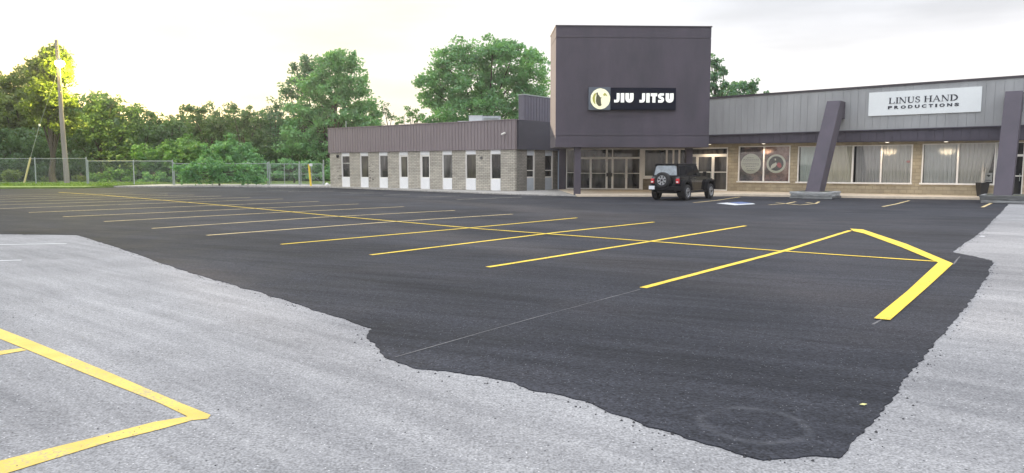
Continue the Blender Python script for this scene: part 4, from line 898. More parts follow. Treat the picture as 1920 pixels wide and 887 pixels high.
# ------------------------------------------------------------------ off-road car
def make_car(loc, rz):
    paint = pm('black_car_paint', (0.003, 0.0035, 0.006), 0.08); paint.node_tree.nodes['Principled BSDF'].inputs['Coat Weight'].default_value = .6
    trim = pm('black_car_trim', (0.007, 0.007, 0.009), 0.6, 0.1, 5, spec=.2); rub = pm('tyre_rubber', (0.020, 0.020, 0.022), 0.85, .1, 8, .2, 40)
    silver = pm('rim_silver', (0.45, 0.46, 0.48), 0.3, metal=.7); gl = pm('car_window_glass', (0.012, 0.014, 0.016), 0.06)
    glr = pm('car_rear_glass_sheen', (0.26, 0.29, 0.31), 0.10, .3, 5, metal=.3); red = pm('tail_light_red', (0.55, 0.02, 0.03), 0.2, emit=(1, .05, .05), es=.05); wht = pm('reverse_lens', (0.85, 0.8, 0.8), .2)  # rear glass is paler, a sky reflection put into its base colour
    root = thing('parked_car', loc, 'black boxy off-road car with spare wheel on its back, parked at the walk', 'car', rz=rz)
    L = lambda b, n, m, p=root, bev=0.0: b.build(n, m, p, local=True, bevel=bev)
    WB = 3.0
    # body tub, side profile with wheel openings (x forward from rear axle, z up)
    def arch(cx, r, n=9): return [(cx + r * cos(pi * i / n), .42 + r * sin(pi * i / n)) for i in range(n + 1)]
    prof = [(-.70, .50)] + arch(0, .50)[::-1] + [(.52, .44), (2.48, .44)] + arch(WB, .50)[::-1] + [(3.52, .55), (3.56, .80), (3.50, 1.08), (2.02, 1.17), (1.98, 1.21), (-.68, 1.21), (-.72, 1.1)]
    prof = [p for i, p in enumerate(prof) if i == 0 or math.dist(p, prof[i - 1]) > 1e-4]
    b = MB(); b.prism([(x, -.76, z) for x, z in prof], (0, 1.52, 0)); body = L(b, 'body', paint, bev=.025)
    import bmesh
    bm = bmesh.new(); bm.from_mesh(body.data); bmesh.ops.recalc_face_normals(bm, faces=bm.faces); bm.to_mesh(body.data); bm.free()
    b = MB(); b.box(-.6, 3.4, -.5, .5, .36, .60); L(b, 'chassis', M_black)
    # hood
    b = MB(); b.hexa([(2.0, -.66, 1.10), (3.45, -.56, 1.07), (3.45, .56, 1.07), (2.0, .66, 1.10), (2.0, -.62, 1.24), (3.42, -.50, 1.15), (3.42, .50, 1.15), (2.0, .62, 1.24)]); L(b, 'hood', paint, bev=.03)
    b = MB(); b.box(3.46, 3.60, -.62, .62, .72, 1.10); L(b, 'grille', paint, bev=.02)
    # cabin
    y0, y1 = .74, .63
    b = MB(); b.hexa([(-.68, -y0, 1.2), (2.02, -y0, 1.2), (2.02, y0, 1.2), (-.68, y0, 1.2), (-.58, -y1, 1.80), (1.62, -y1, 1.80), (1.62, y1, 1.80), (-.58, y1, 1.80)]); cab = L(b, 'cabin', trim, bev=.03)
    b = MB(); b.box(-.60, 1.66, -.64, .64, 1.80, 1.86); L(b, 'roof', trim, bev=.03)
    def side(x0, x1, z0, z1, s, m, name, th=.012, par=root, rake0=0, rake1=0):
        f = lambda z: y0 + (y1 - y0) * (z - 1.2) / .6
        b = MB(); pts = [(x0, s * (f(z0) + .0), z0), (x1, s * f(z0), z0), (x1 + rake1, s * f(z1), z1), (x0 + rake0, s * f(z1), z1)]
        b.prism(pts, (0, s * th, 0)); o = L(b, name, m, par); return o
    for s in (-1, 1):
        for (x0, x1, r0, r1) in ((-.54, .16, .06, 0), (.26, .98, 0, 0), (1.06, 1.86, 0, -.24)): side(x0, x1, 1.27, 1.74, s, gl, 'side_window', rake0=r0, rake1=r1)
        # door seams as separate doors
        for (x0, x1) in ((.50, 1.02), (1.045, 1.98)):
            d = L(MB().box(x0 if x0 > .6 else .44, x1 - .01, min(s * .762, s * .785), max(s * .762, s * .785), .56, 1.205), 'door', paint, bev=.012)
            L(MB().box(x0 + .06, x0 + .20, min(s * .786, s * .815), max(s * .786, s * .815), 1.06, 1.10), 'handle', trim, d)
        # flares
        for cx, r in ((0, .52), (WB, .53)):
            pr = [(cx - r - .10, .50), (cx - r - .04, .50), (cx - r * .72, .84), (cx - r * .5, .93), (cx + r * .5, .93), (cx + r * .74, .82), (cx + r, .50), (cx + r + .08, .50), (cx + r * .85, .90), (cx + r * .55, 1.03), (cx - r * .6, 1.03), (cx - r * .88, .92)]
            b = MB(); b.prism([(x, s * .74, z) for x, z in pr], (0, s * .20, 0)); o = L(b, 'fender_flare', trim, bev=.015)
            bm = bmesh.new(); bm.from_mesh(o.data); bmesh.ops.recalc_face_normals(bm, faces=bm.faces); bm.to_mesh(o.data); bm.free()
        L(MB().tube((.55, s * .84, .42), (2.45, s * .84, .42), .045, n=8), 'side_step', trim)
        m_ = L(MB().box(1.80, 1.93, min(s * .90, s * 1.08), max(s * .90, s * 1.08), 1.22, 1.44), 'mirror', trim, bev=.03); L(MB().tube((1.88, s * .72, 1.26), (1.86, s * .95, 1.30), .025, n=6), 'mirror_arm', trim, m_)
        tl = L(MB().box(-.80, -.70, min(s * .60, s * .77), max(s * .60, s * .77), .86, 1.10), 'tail_light', red, bev=.02); L(MB().box(-.812, -.80, min(s * .63, s * .74), max(s * .63, s * .74), .90, .97), 'reverse_lens', wht, tl)
    # windscreen and rear glass
    b = MB(); b.prism([(2.03, -.66, 1.25), (2.03, .66, 1.25), (1.68, .56, 1.77), (1.68, -.56, 1.77)], (.03, 0, .02)); L(b, 'windscreen', gl)
    b = MB(); b.prism([(-.695, -.62, 1.27), (-.695, .62, 1.27), (-.60, .55, 1.75), (-.60, -.55, 1.75)], (-.02, 0, 0)); L(b, 'rear_window', glr)
    L(MB().box(-.70, -.60, -.60, -.52, 1.74, 1.80).box(-.70, -.60, .52, .60, 1.74, 1.80), 'hinge', trim)
    L(MB().box(-.735, -.71, -.57, .57, .58, 1.2), 'tailgate', paint, bev=.01)
    bp = L(MB().hexa([(-.98, -.60, .50), (-.72, -.86, .50), (-.72, .86, .50), (-.98, .60, .50), (-1.0, -.62, .70), (-.72, -.86, .72), (-.72, .86, .72), (-1.0, .62, .70)]), 'rear_bumper', trim, bev=.02)
    L(MB().box(3.60, 3.82, -.75, .75, .50, .72), 'front_bumper', trim, bev=.03)
    pl_ = L(MB().box(-1.02, -1.0, .44, .76, .56, .74), 'licence_plate', pm('plate_white', (.80, .82, .85), .4)); 
    L(MB().tube((-.5, -.2, .42), (.1, -.2, .42), .06, n=8), 'exhaust', M_metal)
    L(MB().tube((1.95, -.66, 1.2), (1.92, -.70, 2.02), .008, n=5), 'antenna', M_black)
    # wheels
    def wheel(c, ax, name='wheel', rad=.40, wd=.27):
        h = wd / 2
        tprof = [(-h + .02, .245), (-h, .30), (-h + .01, rad - .03), (-h + .045, rad - .002), (-.03, rad), (-.028, rad - .012), (-.02, rad - .012), (-.018, rad), (.018, rad), (.02, rad - .012), (.028, rad - .012), (.03, rad), (h - .045, rad - .002), (h - .01, rad - .03), (h, .30), (h - .02, .245)]
        t = L(MB().ring(c, ax, tprof, 36), name, rub)
        a = np.array(ax, float); cc = np.array(c, float)
        L(MB().ring(cc, ax, [(h - .02, .245), (h - .03, .236), (h - .075, .225), (h - .08, .003)], 32), 'rim_well', M_black, t)
        hx = np.array((0, 0, 1.0)); x = np.cross(a, hx); x /= np.linalg.norm(x); y = np.cross(a, x)
        sp = MB()
        for k in range(7):
            an = 2 * pi * k / 7 + .2; wds = [(0.05, .030), (.15, .036), (.235, .062)]
            d = x * cos(an) + y * sin(an); e_ = -x * sin(an) + y * cos(an); base = cc + a * (h - .025)
            pts = [base + d * r_ + e_ * q for r_, q in wds] + [base + d * r_ - e_ * q for r_, q in wds[::-1]]
            sp.prism([tuple(p) for p in pts], tuple(-a * (.02 + .001 * k)))
        L(sp, 'rim_spokes', silver, t)
        L(MB().ring(cc + a * (h - .024), ax, [(0, .245), (.012, .24), (.012, .228), (-.01, .222)], 32), 'rim_edge', silver, t)
        L(MB().ring(cc + a * (h - .02), ax, [(0, .062), (.02, .05), (.02, .003)], 16), 'hub_cap', M_black, t)
        return t
    for s in (-1, 1):
        wheel((0, s * .80, .40), (0, s, 0)); wheel((WB, s * .80, .40), (0, s, 0))
    sw_ = wheel((-.90, .06, 1.02), (-1, 0, 0), 'spare_wheel', .41, .26)
    L(MB().tube((-.80, .06, 1.02), (-.70, .06, 1.02), .12, n=10), 'wheel_carrier', trim)
    return root
hd = (0.605, 0.796); rr_ = (8.80, 37.3)
lc = (rr_[0] - hd[1] * .80, rr_[1] + hd[0] * .80, .014)
make_car(lc, math.atan2(hd[1], hd[0]))

# ------------------------------------------------------------------ fence
fpx = [(-190, 345.8), (-60, 346.2), (68, 346.3), (164, 346.9), (252, 347.0), (325, 346.9), (398, 346.9), (465, 347.0), (505, 347.2)]
FP = [G(x, y, .14)[:2] for x, y in fpx]
def fence(pts, h, lab, rail=True, bright=False, hs=None):
    t = thing('chain_link_fence', (pts[0][0], pts[0][1], .1), lab, 'fence', 'chain link fence along the lot')
    for i, p in enumerate(pts):
        o_ = MB().tube((p[0], p[1], .05), (p[0], p[1], .14 + h + .06), .05, n=8); o_.tube((p[0], p[1], .14 + h + .06), (p[0], p[1], .14 + h + .12), .055, .01, n=8); o_.build('post', M_metal, t)
    for i in range(len(pts) - 1):
        a, c = pts[i], pts[i + 1]; L = math.dist(a, c); d = ((c[0] - a[0]) / L, (c[1] - a[1]) / L)
        MB().tube((a[0], a[1], .14 + h), (c[0], c[1], .14 + h), .034 if bright else .024, n=6).build('top_rail', M_metal, t)
        MB().poly([(a[0], a[1], .16), (c[0], c[1], .16), (c[0], c[1], .14 + h), (a[0], a[1], .14 + h)]).build('mesh', chain_mat('chain_link', d), t)
fence(FP[:4], 2.36, 'left stretch of chain link fence behind the lawn and pole')
fence([(FP[3][0] + .12, FP[3][1]), FP[4], FP[5]], 2.12, 'middle stretch of chain link fence with a bright top rail', bright=True)
fence([(FP[5][0] + .12, FP[5][1]), FP[6], FP[7], (FP[8][0] - .12, FP[8][1])], 1.9, 'stretch of chain link fence overgrown by the hedge')
ga, gb, gc = G(505.5, 347.2, .14), G(562.5, 347.3, .14), G(607.5, 347.5, .14)
def gate(a, c, h, lab, brace=False):
    t = thing('chain_link_gate', (a[0], a[1], .1), lab, 'gate', 'pair of chain link gates'); L = math.dist(a[:2], c[:2]); d = ((c[0] - a[0]) / L, (c[1] - a[1]) / L)
    P = lambda s, z: (a[0] + d[0] * s, a[1] + d[1] * s, z)
    b = MB(); e0, e1_ = .14, L - .10
    for p0, p1 in ((P(e0, .2), P(e0, h)), (P(e1_, .2), P(e1_, h)), (P(e0, .22), P(e1_, .22)), (P(e0, h), P(e1_, h)), (P(e0, h * .56), P(e1_, h * .56)), (P(L / 2, .22), P(L / 2, h))): b.tube(p0, p1, .028 if p0[2] != p1[2] or p0[2] in (.22, h) else .015, n=6)
    if brace: b.tube(P(e0, h), P(L / 2, h * .56), .015, n=5).tube(P(L / 2, h * .56), P(e1_, .22), .015, n=5)
    b.build('gate_frame', M_metal, t)
    MB().tube(P(0, .05), P(0, h + .22), .06, n=8).build('post', M_metal, t)
    MB().poly([P(e0, .22), P(e1_, .22), P(e1_, h), P(e0, h)]).build('mesh', chain_mat('chain_link', d), t)
gate(ga, gb, 2.0, 'wide left leaf of the chain link gate'); gate(gb, gc, 2.0, 'right gate leaf with a diagonal brace behind the yellow bollard', True)
o = MB().tube((gc[0], gc[1], .05), (gc[0], gc[1], 2.35), .06, n=8).build('gate_post', M_metal); settle(o, (gc[0], gc[1], .05)); tag(o, 'galvanised gate post beside the corner of the brick wing', 'post')
# yellow bollard with reader
bp_ = G(583, 348.6, .13); bo = thing('bollard', bp_, 'thin yellow bollard with a small white box, in front of the gate', 'bollard')
MB().tube(bp_, (bp_[0] - .13, bp_[1], 1.95), .085, n=12).build('post', pm('bollard_yellow', (0.80, 0.58, 0.06), .55, .1, 6), bo)
MB().box(bp_[0] - .07, bp_[0] + .16, bp_[1] - .12, bp_[1] + .08, 1.8, 2.02).build('reader_box', M_panel, bo, bevel=.02)
# stone near building corner
rr = random.Random(8)
for x, lab in ((613, 'small white bag on the gravel by the brick corner'),):
    p = G(x, 347.8, .13); b = MB(); b.ring((p[0], p[1], .10), (0, 0, 1), [(0, .005), (0, .17), (.10, .2), (.22, .12), (.28, .004)], 9); o = b.build('litter_bag', M_panel); settle(o, p); tag(o, lab, 'bag')

# ------------------------------------------------------------------ utility pole
pb_ = G(125.5, 345.2, .15); ptop = D(105.5, 75, pb_[1]); H_ = ptop[2]
up_ = thing('utility_pole', pb_, 'leaning weathered wooden pole carrying a lit yellow lamp', 'utility pole')
rr = random.Random(6); pts = []; rs_ = []
for k in range(9):
    t_ = k / 8; pts.append((pb_[0] + (ptop[0] - pb_[0]) * t_ + rr.uniform(-.03, .03), pb_[1], .1 + (H_ - .1) * t_)); rs_.append(.25 - .10 * t_)
b = MB(); b.path(pts, rs_, 10); b.build('pole', M_wood, up_)
lp = D(112, 118, pb_[1] - .75); pc = D(107.3, 113, pb_[1])
arm = MB().tube((pc[0], pc[1], pc[2]), (lp[0], lp[1] + .1, lp[2] + .28), .045, n=7).build('lamp_arm', M_metal, up_)
hd_ = MB().ring((lp[0], lp[1], lp[2]), (0, 0, 1), [(.42, .005), (.42, .13), (.22, .17), (.16, .34), (.12, .36)], 16).build('lamp_head', M_metal, up_)
MB().ring((lp[0], lp[1], lp[2]), (0, 0, 1), [(.15, .36), (-.05, .42), (-.30, .30), (-.40, .004)], 18).build('lamp_lens', pm('sodium_lens', (1, .8, .3), .4, emit=(1, .78, .22), es=40), hd_)
ld = bpy.data.lights.new('lamp', 'POINT'); ld.energy = 5000; ld.color = (1, .84, .12); ld.shadow_soft_size = .35
lo = bpy.data.objects.new('lamp', ld); COL.objects.link(lo); lo.parent = up_; lo.location = (lp[0] - pb_[0] + .3, lp[1] - pb_[1] + 1.9, lp[2] - .3 - pb_[2])  # light set behind the pole, apart from the lens, to yellow the leaves
an_ = G(45, 344.6, .15); gt = D(57, 296, an_[1])
gw = thing('guy_wire', an_, 'guy wire with a pale yellow guard, anchored left of the wooden pole', 'cable')
MB().tube(an_, (gt[0], gt[1], gt[2]), .085, n=8).build('guard', pm('guard_yellow', (.55, .50, .26), .6), gw)
k_ = .80; tpw = tuple(pb_[i] + (ptop[i] - pb_[i]) * k_ for i in range(3)); mid = D(74, 235, an_[1] - .0)
MB().tube(gt, mid, .022, n=5).tube(mid, tpw, .022, n=5).build('wire', M_metal, gw)
MB().ring(mid, (0, 0, 1), [(-.12, .02), (-.08, .09), (.08, .09), (.12, .02)], 8).build('insulator', M_panel, gw)

# ------------------------------------------------------------------ vegetation
def leaf_mesh(name, C, Rr, cnt, size, m, seed, parent=None, tone=(0, 1), flat=1.0):
    """C: cluster centres (k,3); each cluster gets cnt leaf-sized quads"""
    g = np.random.default_rng(seed); k = len(C)
    cnts = np.full(k, cnt); idx = np.repeat(np.arange(k), cnts); n = len(idx)
    off = g.normal(0, 1, (n, 3)); off /= np.linalg.norm(off, axis=1)[:, None]; off *= (g.random((n, 1)) ** .45) * np.asarray(Rr)[idx][:, None]; off[:, 2] *= flat
    p = C[idx] + off
    nrm = g.normal(0, 1, (n, 3)); nrm[:, 2] = np.abs(nrm[:, 2]) + .25; nrm /= np.linalg.norm(nrm, axis=1)[:, None]
    a = np.cross(nrm, g.normal(0, 1, (n, 3))); a /= np.linalg.norm(a, axis=1)[:, None]; b = np.cross(nrm, a)
    s = size * g.uniform(.6, 1.35, (n, 1)); a *= s; b *= s * .55
    V = np.stack([p - a, p - b * .9 + a * .1, p + a, p + b * .9 + a * .1], 1).reshape(-1, 3).astype(np.float32)
    me = bpy.data.meshes.new(name); me.vertices.add(4 * n); 
    o3 = org(parent) if parent is not None else (0, 0, 0)
    V -= np.array(o3, dtype=np.float32); me.vertices.foreach_set('co', V.ravel())
    me.loops.add(4 * n); me.loops.foreach_set('vertex_index', np.arange(4 * n, dtype=np.int32)); me.polygons.add(n)
    me.polygons.foreach_set('loop_start', np.arange(0, 4 * n, 4, dtype=np.int32)); me.polygons.foreach_set('loop_total', np.full(n, 4, dtype=np.int32))
    at = me.attributes.new('tint', 'FLOAT', 'FACE'); ct = g.random(k)
    at.data.foreach_set('value', np.clip(tone[0] + (tone[1] - tone[0]) * (.6 * ct[idx] + .4 * g.random(n)), 0, 1).astype(np.float32))
    me.update(); me.validate(); me.materials.append(m)
    o = bpy.data.objects.new(name, me); COL.objects.link(o)
    if parent is not None: o.parent = parent
    return o
LF_mid = leaf_mat('leaf_mid_green', (0.085, 0.21, 0.105), (0.21, 0.42, 0.18))
LF_dark = leaf_mat('leaf_dark', (0.050, 0.105, 0.050), (0.135, 0.235, 0.100))
LF_olive = leaf_mat('leaf_olive', (0.085, 0.130, 0.035), (0.22, 0.29, 0.075), .45)
LF_light = leaf_mat('leaf_light', (0.075, 0.175, 0.065), (0.17, 0.33, 0.11))
LF_blue = leaf_mat('leaf_blue_green', (0.060, 0.140, 0.090), (0.130, 0.270, 0.150))
def tree(px, hw, ytop, ybot, Y, label, m, seed, nl=12, clus=26, cnt=46, size=.17, cr=.75, cat='tree', group='trees beyond the fence', trunk=True, name='leafy_tree', lobes=None, dens=1.0, zflat=1.0):
    """crown from photo column px +- hw, rows ytop..ybot at distance Y"""
    rg = np.random.default_rng(seed)
    cx = D(px, 300, Y)[0]; zt_ = D(px, ytop, Y)[2]; zb_ = max(.3, D(px, ybot, Y)[2]); rx = hw / F * Y
    root = thing(name, (cx, Y, .1), label, cat, group)
    cz = (zt_ + zb_) / 2; rz = (zt_ - zb_) / 2
    LB = []
    if lobes:
        for (lx, ly, lr) in lobes:
            q = D(lx, ly, Y); LB.append((q[0], Y + rg.uniform(-.5, .5) * rx * .6, q[2], lr / F * Y))
    else:
        for i in range(nl):
            a = rg.uniform(0, 2 * pi); el = rg.uniform(-.9, 1); rad = rg.uniform(.45, .78)
            lr = rg.uniform(.30, .44) * min(rx, rz * 1.4)
            ch = math.sqrt(max(0, 1 - el * el))
            LB.append((cx + cos(a) * ch * (rx - lr) * (rad + .25), Y + sin(a) * ch * (min(rx, 5) - lr * .6) * rad, cz + el * (rz - lr * .9), lr))
        LB.append((cx + rg.uniform(-.3, .3) * rx, Y, zt_ - .33 * min(rx, rz), .33 * min(rx, rz)))
    cs = []; 
    for (x, y, z, lr) in LB:
        k = max(6, int(clus * (lr / 2.0) ** 1.6 * dens))
        d = rg.normal(0, 1, (k, 3)); d /= np.linalg.norm(d, axis=1)[:, None]; d *= rg.uniform(.35, 1.0, (k, 1)) * lr * rg.uniform(.85, 1.2, (k, 1)); d[:, 2] *= .85 * zflat
        cs.append(np.array((x, y, z)) + d)
    Cc = np.concatenate(cs); Cc = Cc[Cc[:, 2] > .35]
    Rc = rg.uniform(.45, 1.15, len(Cc)) * cr
    leaf_mesh('crown', Cc, Rc, cnt, size, m, seed + 1, root, flat=.7)
    if trunk:
        b = MB(); tr = max(.08, .022 * (zt_)); top = (cx, Y, cz)
        b.path([(cx, Y, .05), (cx + rg.uniform(-.2, .2), Y, zb_ * .5 + .3), (cx + rg.uniform(-.3, .3), Y, max(zb_, 1.0) + .2 * rz), (cx + rg.uniform(-.4, .4), Y, cz)], [tr * 1.25, tr, tr * .8, tr * .5], 8)
        for (x, y, z, lr) in LB:
            s0 = (cx, Y, max(zb_, 1.0) + rg.uniform(.0, .5) * rz)
            m1 = tuple((s0[i] + (x, y, z)[i]) / 2 + rg.uniform(-.3, .3) for i in range(3)); b.path([s0, m1, (x, y, z), (x + rg.uniform(-.5, .5) * lr, y, z + lr * .7)], [tr * .42, tr * .28, tr * .15, .02], 6)
        b.build('trunk', M_bark, root)
    return root
# tall trees
tree(622, 84, 96, 300, 84, 'tall bright green tree rising behind the far end of the brick wing', LF_mid, 101, size=.19, cr=.95, clus=30, cnt=60,
     lobes=[(612, 125, 28), (650, 122, 30), (585, 160, 34), (628, 165, 42), (668, 160, 34), (560, 215, 30), (600, 215, 44), (650, 220, 45), (682, 205, 28), (560, 262, 34), (600, 275, 42), (650, 275, 42), (545, 238, 18), (690, 250, 30), (630, 105, 14)])
tree(565, 40, 98, 300, 92, 'darker tall tree partly hidden by the tall bright green one', LF_blue, 103, size=.19, cr=.85,
     lobes=[(575, 115, 17), (560, 142, 24), (548, 175, 22), (545, 205, 14), (580, 160, 30), (590, 130, 20)])
tree(907, 122, 68, 262, 82, 'broad spreading tree behind the left wing roof and rooftop unit', LF_mid, 105, size=.19, cr=1.0, clus=30, cnt=60,
     lobes=[(862, 92, 22), (935, 80, 18), (925, 95, 24), (890, 112, 34), (838, 120, 34), (960, 112, 34), (1000, 108, 24), (990, 150, 44), (930, 150, 48), (870, 160, 50), (818, 152, 34), (815, 190, 30), (860, 212, 44), (910, 205, 50), (970, 200, 48), (1010, 185, 32), (790, 155, 8), (820, 230, 24), (1005, 225, 30)])
tree(1343, 30, 96, 240, 80, 'tree with ragged top peeping out right of the tower', LF_blue, 107, size=.17, cr=.6, clus=22,
     lobes=[(1334, 116, 14), (1345, 122, 11), (1338, 142, 9), (1358, 133, 6), (1352, 160, 14), (1336, 170, 20), (1362, 178, 20), (1310, 150, 30)])
tree(1392, 36, 143, 240, 84, 'low dark tree above the grey fascia roof', LF_blue, 109, size=.17, cr=.6, clus=26, lobes=[(1378, 163, 17), (1398, 160, 15), (1414, 160, 13), (1405, 175, 18), (1380, 185, 24), (1368, 172, 14), (1432, 182, 7)])
tree(725, 22, 185, 300, 84, 'thin sparse tree with bare twigs right of the tall bright tree', LF_dark, 111, size=.13, cr=.45, clus=15, cnt=22, lobes=[(722, 205, 15), (735, 222, 16), (715, 235, 18), (748, 238, 14)])
tree(765, 25, 190, 300, 88, 'small sparse tree between the two big green trees', LF_light, 113, size=.14, cr=.5, clus=18, cnt=28, lobes=[(768, 208, 13), (758, 226, 16), (784, 228, 18), (775, 215, 12), (795, 222, 14)])
# left side mass
tree(45, 62, 128, 320, 88, 'large olive backlit tree at the left edge', LF_olive, 115, size=.18, cr=.9, clus=46, cnt=46,
     lobes=[(20, 160, 26), (52, 140, 24), (0, 185, 34), (45, 190, 38), (80, 180, 30), (10, 235, 40), (60, 240, 44), (-40, 180, 40), (-50, 240, 44), (95, 235, 36), (30, 280, 44)])
tree(-52, 70, 105, 335, 80, 'tall dark tree cut by the left edge of the picture, added to shade the lot', LF_olive, 221, size=.18, cr=.9, clus=44, cnt=46,
     lobes=[(-30, 150, 26), (-60, 130, 34), (-95, 150, 34), (-25, 195, 34), (-70, 195, 46), (-110, 205, 40), (-40, 250, 46), (-95, 260, 46), (-60, 300, 44)])  # mostly out of view, added to keep low sun off the lot
tree(98, 40, 84, 320, 72.3, 'tall olive tree glowing around the pole lamp', LF_olive, 117, size=.17, cr=.8, clus=72, cnt=50,
     lobes=[(84, 104, 18), (106, 96, 17), (100, 122, 26), (120, 112, 14), (80, 138, 24), (118, 140, 19), (68, 118, 12), (95, 170, 32), (118, 190, 26), (75, 205, 30), (105, 225, 36)])
tree(190, 66, 168, 335, 78, 'wide dark bushy tree right of the wooden pole', LF_dark, 119, cr=.8, size=.17,
     lobes=[(170, 180, 12), (185, 200, 26), (160, 215, 30), (215, 205, 28), (240, 222, 30), (185, 245, 40), (230, 255, 40), (150, 260, 36), (200, 295, 44), (160, 310, 36), (240, 300, 40)])
tree(268, 44, 205, 340, 86, 'dark rounded tree between the wide bushy tree and the light shrubs', LF_dark, 121, cr=.8, size=.17, lobes=[(255, 220, 20), (285, 222, 16), (270, 250, 34), (300, 260, 30), (290, 295, 38), (255, 300, 36)])
tree(128, 44, 200, 335, 86, 'dark leafy tree directly behind the wooden pole', LF_dark, 123, cr=.8, size=.17, lobes=[(130, 215, 20), (115, 245, 32), (140, 255, 32), (110, 290, 38), (140, 300, 38)])
tree(25, 60, 230, 340, 80, 'dark undergrowth tree at the left edge behind the fence', LF_dark, 125, cr=.8, size=.17, lobes=[(0, 262, 30), (40, 262, 32), (75, 270, 30), (20, 300, 38), (65, 305, 36), (-35, 280, 40), (-30, 310, 40)])
tree(400, 50, 190, 330, 86, 'dark tree with an uneven crown above the pale shrub', LF_dark, 127, cr=.75, size=.16, lobes=[(365, 212, 20), (385, 205, 16), (400, 225, 30), (360, 240, 28), (425, 232, 28), (400, 260, 38), (350, 275, 36), (430, 275, 34)])
tree(455, 42, 192, 330, 84, 'dark feathery tree left of the tall trees', LF_dark, 129, cr=.7, size=.16, lobes=[(438, 208, 15), (462, 212, 18), (480, 225, 20), (450, 235, 26), (485, 250, 26), (460, 275, 36), (495, 285, 32)])
tree(515, 34, 180, 320, 88, 'green tree in the gap left of the darker tall tree', LF_blue, 131, cr=.7, size=.16, lobes=[(515, 198, 16), (505, 218, 20), (525, 225, 24), (510, 255, 28), (530, 285, 34), (500, 300, 30)])
tree(330, 36, 212, 330, 88, 'low dark tree in the skyline dip', LF_dark, 133, cr=.7, size=.16, lobes=[(315, 228, 14), (338, 226, 14), (325, 250, 28), (345, 270, 30), (310, 285, 32)])
# shrubs
tree(335, 70, 248, 345, 76.5, 'large pale green shrub leaning over the fence', LF_light, 141, cr=.6, size=.15, clus=34, name='large_shrub', cat='shrub', group='shrubs along the fence', lobes=[(350, 268, 20), (315, 280, 24), (280, 288, 22), (370, 282, 24), (330, 305, 34), (290, 310, 24), (375, 315, 30), (350, 335, 26), (262, 290, 10), (340, 288, 28), (360, 300, 30), (305, 298, 26)])
tree(425, 65, 252, 345, 74.5, 'mid green rounded shrub right of the pale shrub', LF_mid, 143, cr=.6, size=.15, clus=34, name='large_shrub', cat='shrub', group='shrubs along the fence', lobes=[(425, 268, 18), (450, 282, 20), (405, 285, 24), (475, 298, 18), (435, 305, 32), (400, 318, 30), (465, 322, 28), (420, 335, 24), (440, 290, 26), (425, 300, 30), (470, 310, 22), (390, 300, 26)])
tree(410, 40, 305, 347, 64.4, 'dense ivy clump covering the fence posts', LF_mid, 145, cr=.5, size=.13, clus=40, name='ivy_clump', cat='shrub', group='shrubs along the fence', lobes=[(342, 316, 14), (366, 312, 16), (392, 312, 15), (416, 312, 15), (440, 314, 14), (462, 316, 13), (482, 318, 11), (345, 334, 12), (368, 334, 13), (392, 334, 13), (416, 334, 13), (440, 334, 13), (463, 335, 12), (484, 336, 10), (355, 325, 12), (405, 324, 12), (450, 325, 12)])
tree(550, 62, 292, 345, 74, 'long trimmed hedge behind the gate', LF_mid, 147, cr=.5, size=.13, clus=40, name='hedge', cat='hedge', group='shrubs along the fence', trunk=True,
     lobes=[(492, 308, 12), (510, 310, 12), (528, 309, 11), (546, 310, 12), (564, 308, 11), (582, 309, 12), (600, 309, 11), (615, 310, 12), (500, 328, 14), (530, 328, 14), (560, 328, 14), (590, 328, 14), (612, 328, 14)])
tree(25, 24, 310, 344, 73.5, 'grey green bush behind the fence at the far left', LF_olive, 149, cr=.5, size=.13, clus=40, name='small_bush', cat='bush', group='bushes behind the fence', lobes=[(15, 325, 10), (32, 325, 10), (24, 335, 12)])
for i, (x, yt, lab, mm) in enumerate(((92, 328, 'yellow green weeds left of the pole foot', LF_olive), (150, 327, 'yellow green weeds right of the pole foot', LF_olive), (185, 322, 'leafy bush right of the fence corner post', LF_light), (225, 318, 'spreading bush behind the bright railed fence', LF_light), (290, 322, 'dark low bush behind the right end of the bright rail', LF_mid))):
    w_ = (16, 14, 18, 30, 30)[i]
    tree(x, w_, yt, 345, 74.5 + (i % 2), lab, mm, 151 + 2 * i, cr=.4, size=.12, clus=46, name='small_bush', cat='bush', group='bushes behind the fence', lobes=[(x - w_ * .5, yt + 9, w_ * .45), (x + w_ * .4, yt + 8, w_ * .45), (x, yt + 14, w_ * .5), (x - w_ * .4, yt + 19, w_ * .4), (x + w_ * .5, yt + 19, w_ * .4)])
# far wood seen as one dark mass through the gaps
rg = np.random.default_rng(77); k = 2600
Cw = np.stack([rg.uniform(-85, -18, k), rg.uniform(93, 104, k), rg.uniform(.3, 1, k) ** .9 * 7.2], 1)
Cw2 = np.stack([rg.uniform(-18, 60, 500), rg.uniform(96, 104, 500), rg.uniform(.3, 5.0, 500)], 1)
Cw3 = np.stack([rg.uniform(-88, -14, 1500), rg.uniform(86, 92, 1500), rg.uniform(.2, 3.2, 1500)], 1)
Cw4 = np.stack([rg.uniform(-98, -52, 1300), rg.uniform(92, 100, 1300), rg.uniform(4, 9.8, 1300)], 1)
wood = leaf_mesh('far_wood', np.concatenate([Cw, Cw2, Cw3, Cw4]), np.full(k + 3300, 1.4), 30, .34, LF_dark, 78); tag(wood, 'dark woodland filling the gaps behind the trees', 'woodland', kind='stuff')
# grass blades on the lawn edge
rg = np.random.default_rng(5); k = 2600
lawn_y = lambda x: 62.5 + (x + 36) * -0.02
xs = rg.uniform(-48, -34.6, k); Cg = np.stack([xs, rg.uniform(61.8, 74, k), np.full(k, .18)], 1); Cg = Cg[(Cg[:, 1] > 62.6 - .0 * Cg[:, 0])]
gr = leaf_mesh('lawn_grass', Cg, np.full(len(Cg), .35), 9, .09, M_blade, 6, flat=.3); tag(gr, 'bright green grass on the lawn left of the fence corner', 'grass', kind='stuff')

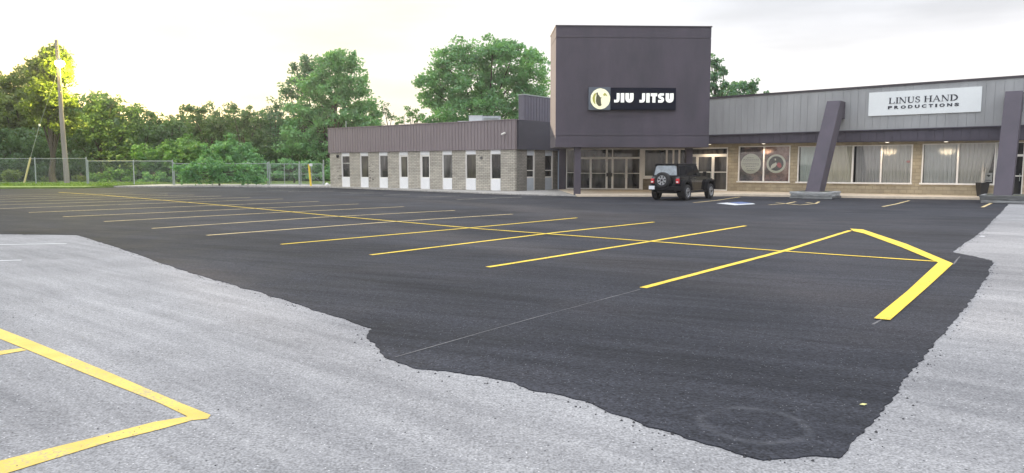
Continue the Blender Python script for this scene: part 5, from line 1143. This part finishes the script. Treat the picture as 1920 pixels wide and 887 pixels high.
# fallen leaf and small debris
lf = G(1619, 763); b = MB(); b.prism([(lf[0] - .028, lf[1], .017), (lf[0], lf[1] - .010, .015), (lf[0] + .022, lf[1] - .006, .022), (lf[0] + .003, lf[1] + .02, .019)], (0, 0, .002)); o = b.build('fallen_leaf', pm('dry_leaf', (.62, .60, .25), .7)); settle(o, (lf[0], lf[1], .02)); tag(o, 'pale yellow fallen leaf on the dark asphalt', 'leaf')
wh = G(1841, 444); b = MB(); b.prism([(wh[0] - .06, wh[1], .004), (wh[0], wh[1] - .05, .004), (wh[0] + .09, wh[1] + .01, .004), (wh[0] + .02, wh[1] + .06, .004)], (0, 0, .012)); o = b.build('paper_scrap', M_panel); settle(o, (wh[0], wh[1], .004)); tag(o, 'white paper scrap by the right edge of the asphalt', 'litter')
# crumbs of new asphalt strewn along the ragged edge and loose grit
rg = random.Random(31); b = MB()
ed = ragged(ragg)
def stone(x, y, z, s):
    v = [(x + s * rg.uniform(.6, 1.2) * cos(a), y + s * rg.uniform(.6, 1.2) * sin(a), z) for a in (0.3, 1.5, 2.9, 4.1, 5.2)]
    b.face_set(v + [(x, y, z + s * .9)], [(i, (i + 1) % 5, 5) for i in range(5)])
for k in range(1400):
    i = rg.randrange(len(ed)); x, y = ed[i][0] + rg.gauss(0, .07), ed[i][1] + rg.gauss(0, .07)
    if y < 24: stone(x, y, .001, rg.uniform(.004, .013))
for k in range(500):
    x, y = rg.uniform(-6, 8), rg.uniform(3.5, 15); stone(x, y, .001, rg.uniform(.003, .009))
tag(b.build('asphalt_crumbs', pm('crumb_black', (.03, .03, .034), .8)), 'dark asphalt crumbs scattered along the ragged edge', 'gravel', kind='stuff')

# ------------------------------------------------------------------ thin haze volume, added to lift dark tones and spread the glow
hb = MB().box(-130, 140, -16, 175, -1.2, 18.5)
hm = bpy.data.materials.new('haze'); hm.use_nodes = True; t = hm.node_tree; t.nodes.clear(); o_ = t.nodes.new('ShaderNodeOutputMaterial'); v_ = t.nodes.new('ShaderNodeVolumePrincipled')
v_.inputs['Color'].default_value = (0.95, 0.97, 1, 1); v_.inputs['Density'].default_value = 0.00036; v_.inputs['Anisotropy'].default_value = 0.5
t.links.new(v_.outputs[0], o_.inputs['Volume']); tag(hb.build('haze', hm), kind='stuff')
S.cycles.volume_bounces = 1

b = MB()
for k in range(1300):
    y = 3.4 + 12 * rg.random() ** 1.5; x = rg.uniform(-.75, .75) * y; stone(x, y, .006, rg.uniform(.002, .006))
tag(b.build('loose_grit', pm('pale_grit', (.15, .15, .155), .9, .4, 30)), 'pale loose grit strewn over the lot near the camera', 'grit', kind='stuff')
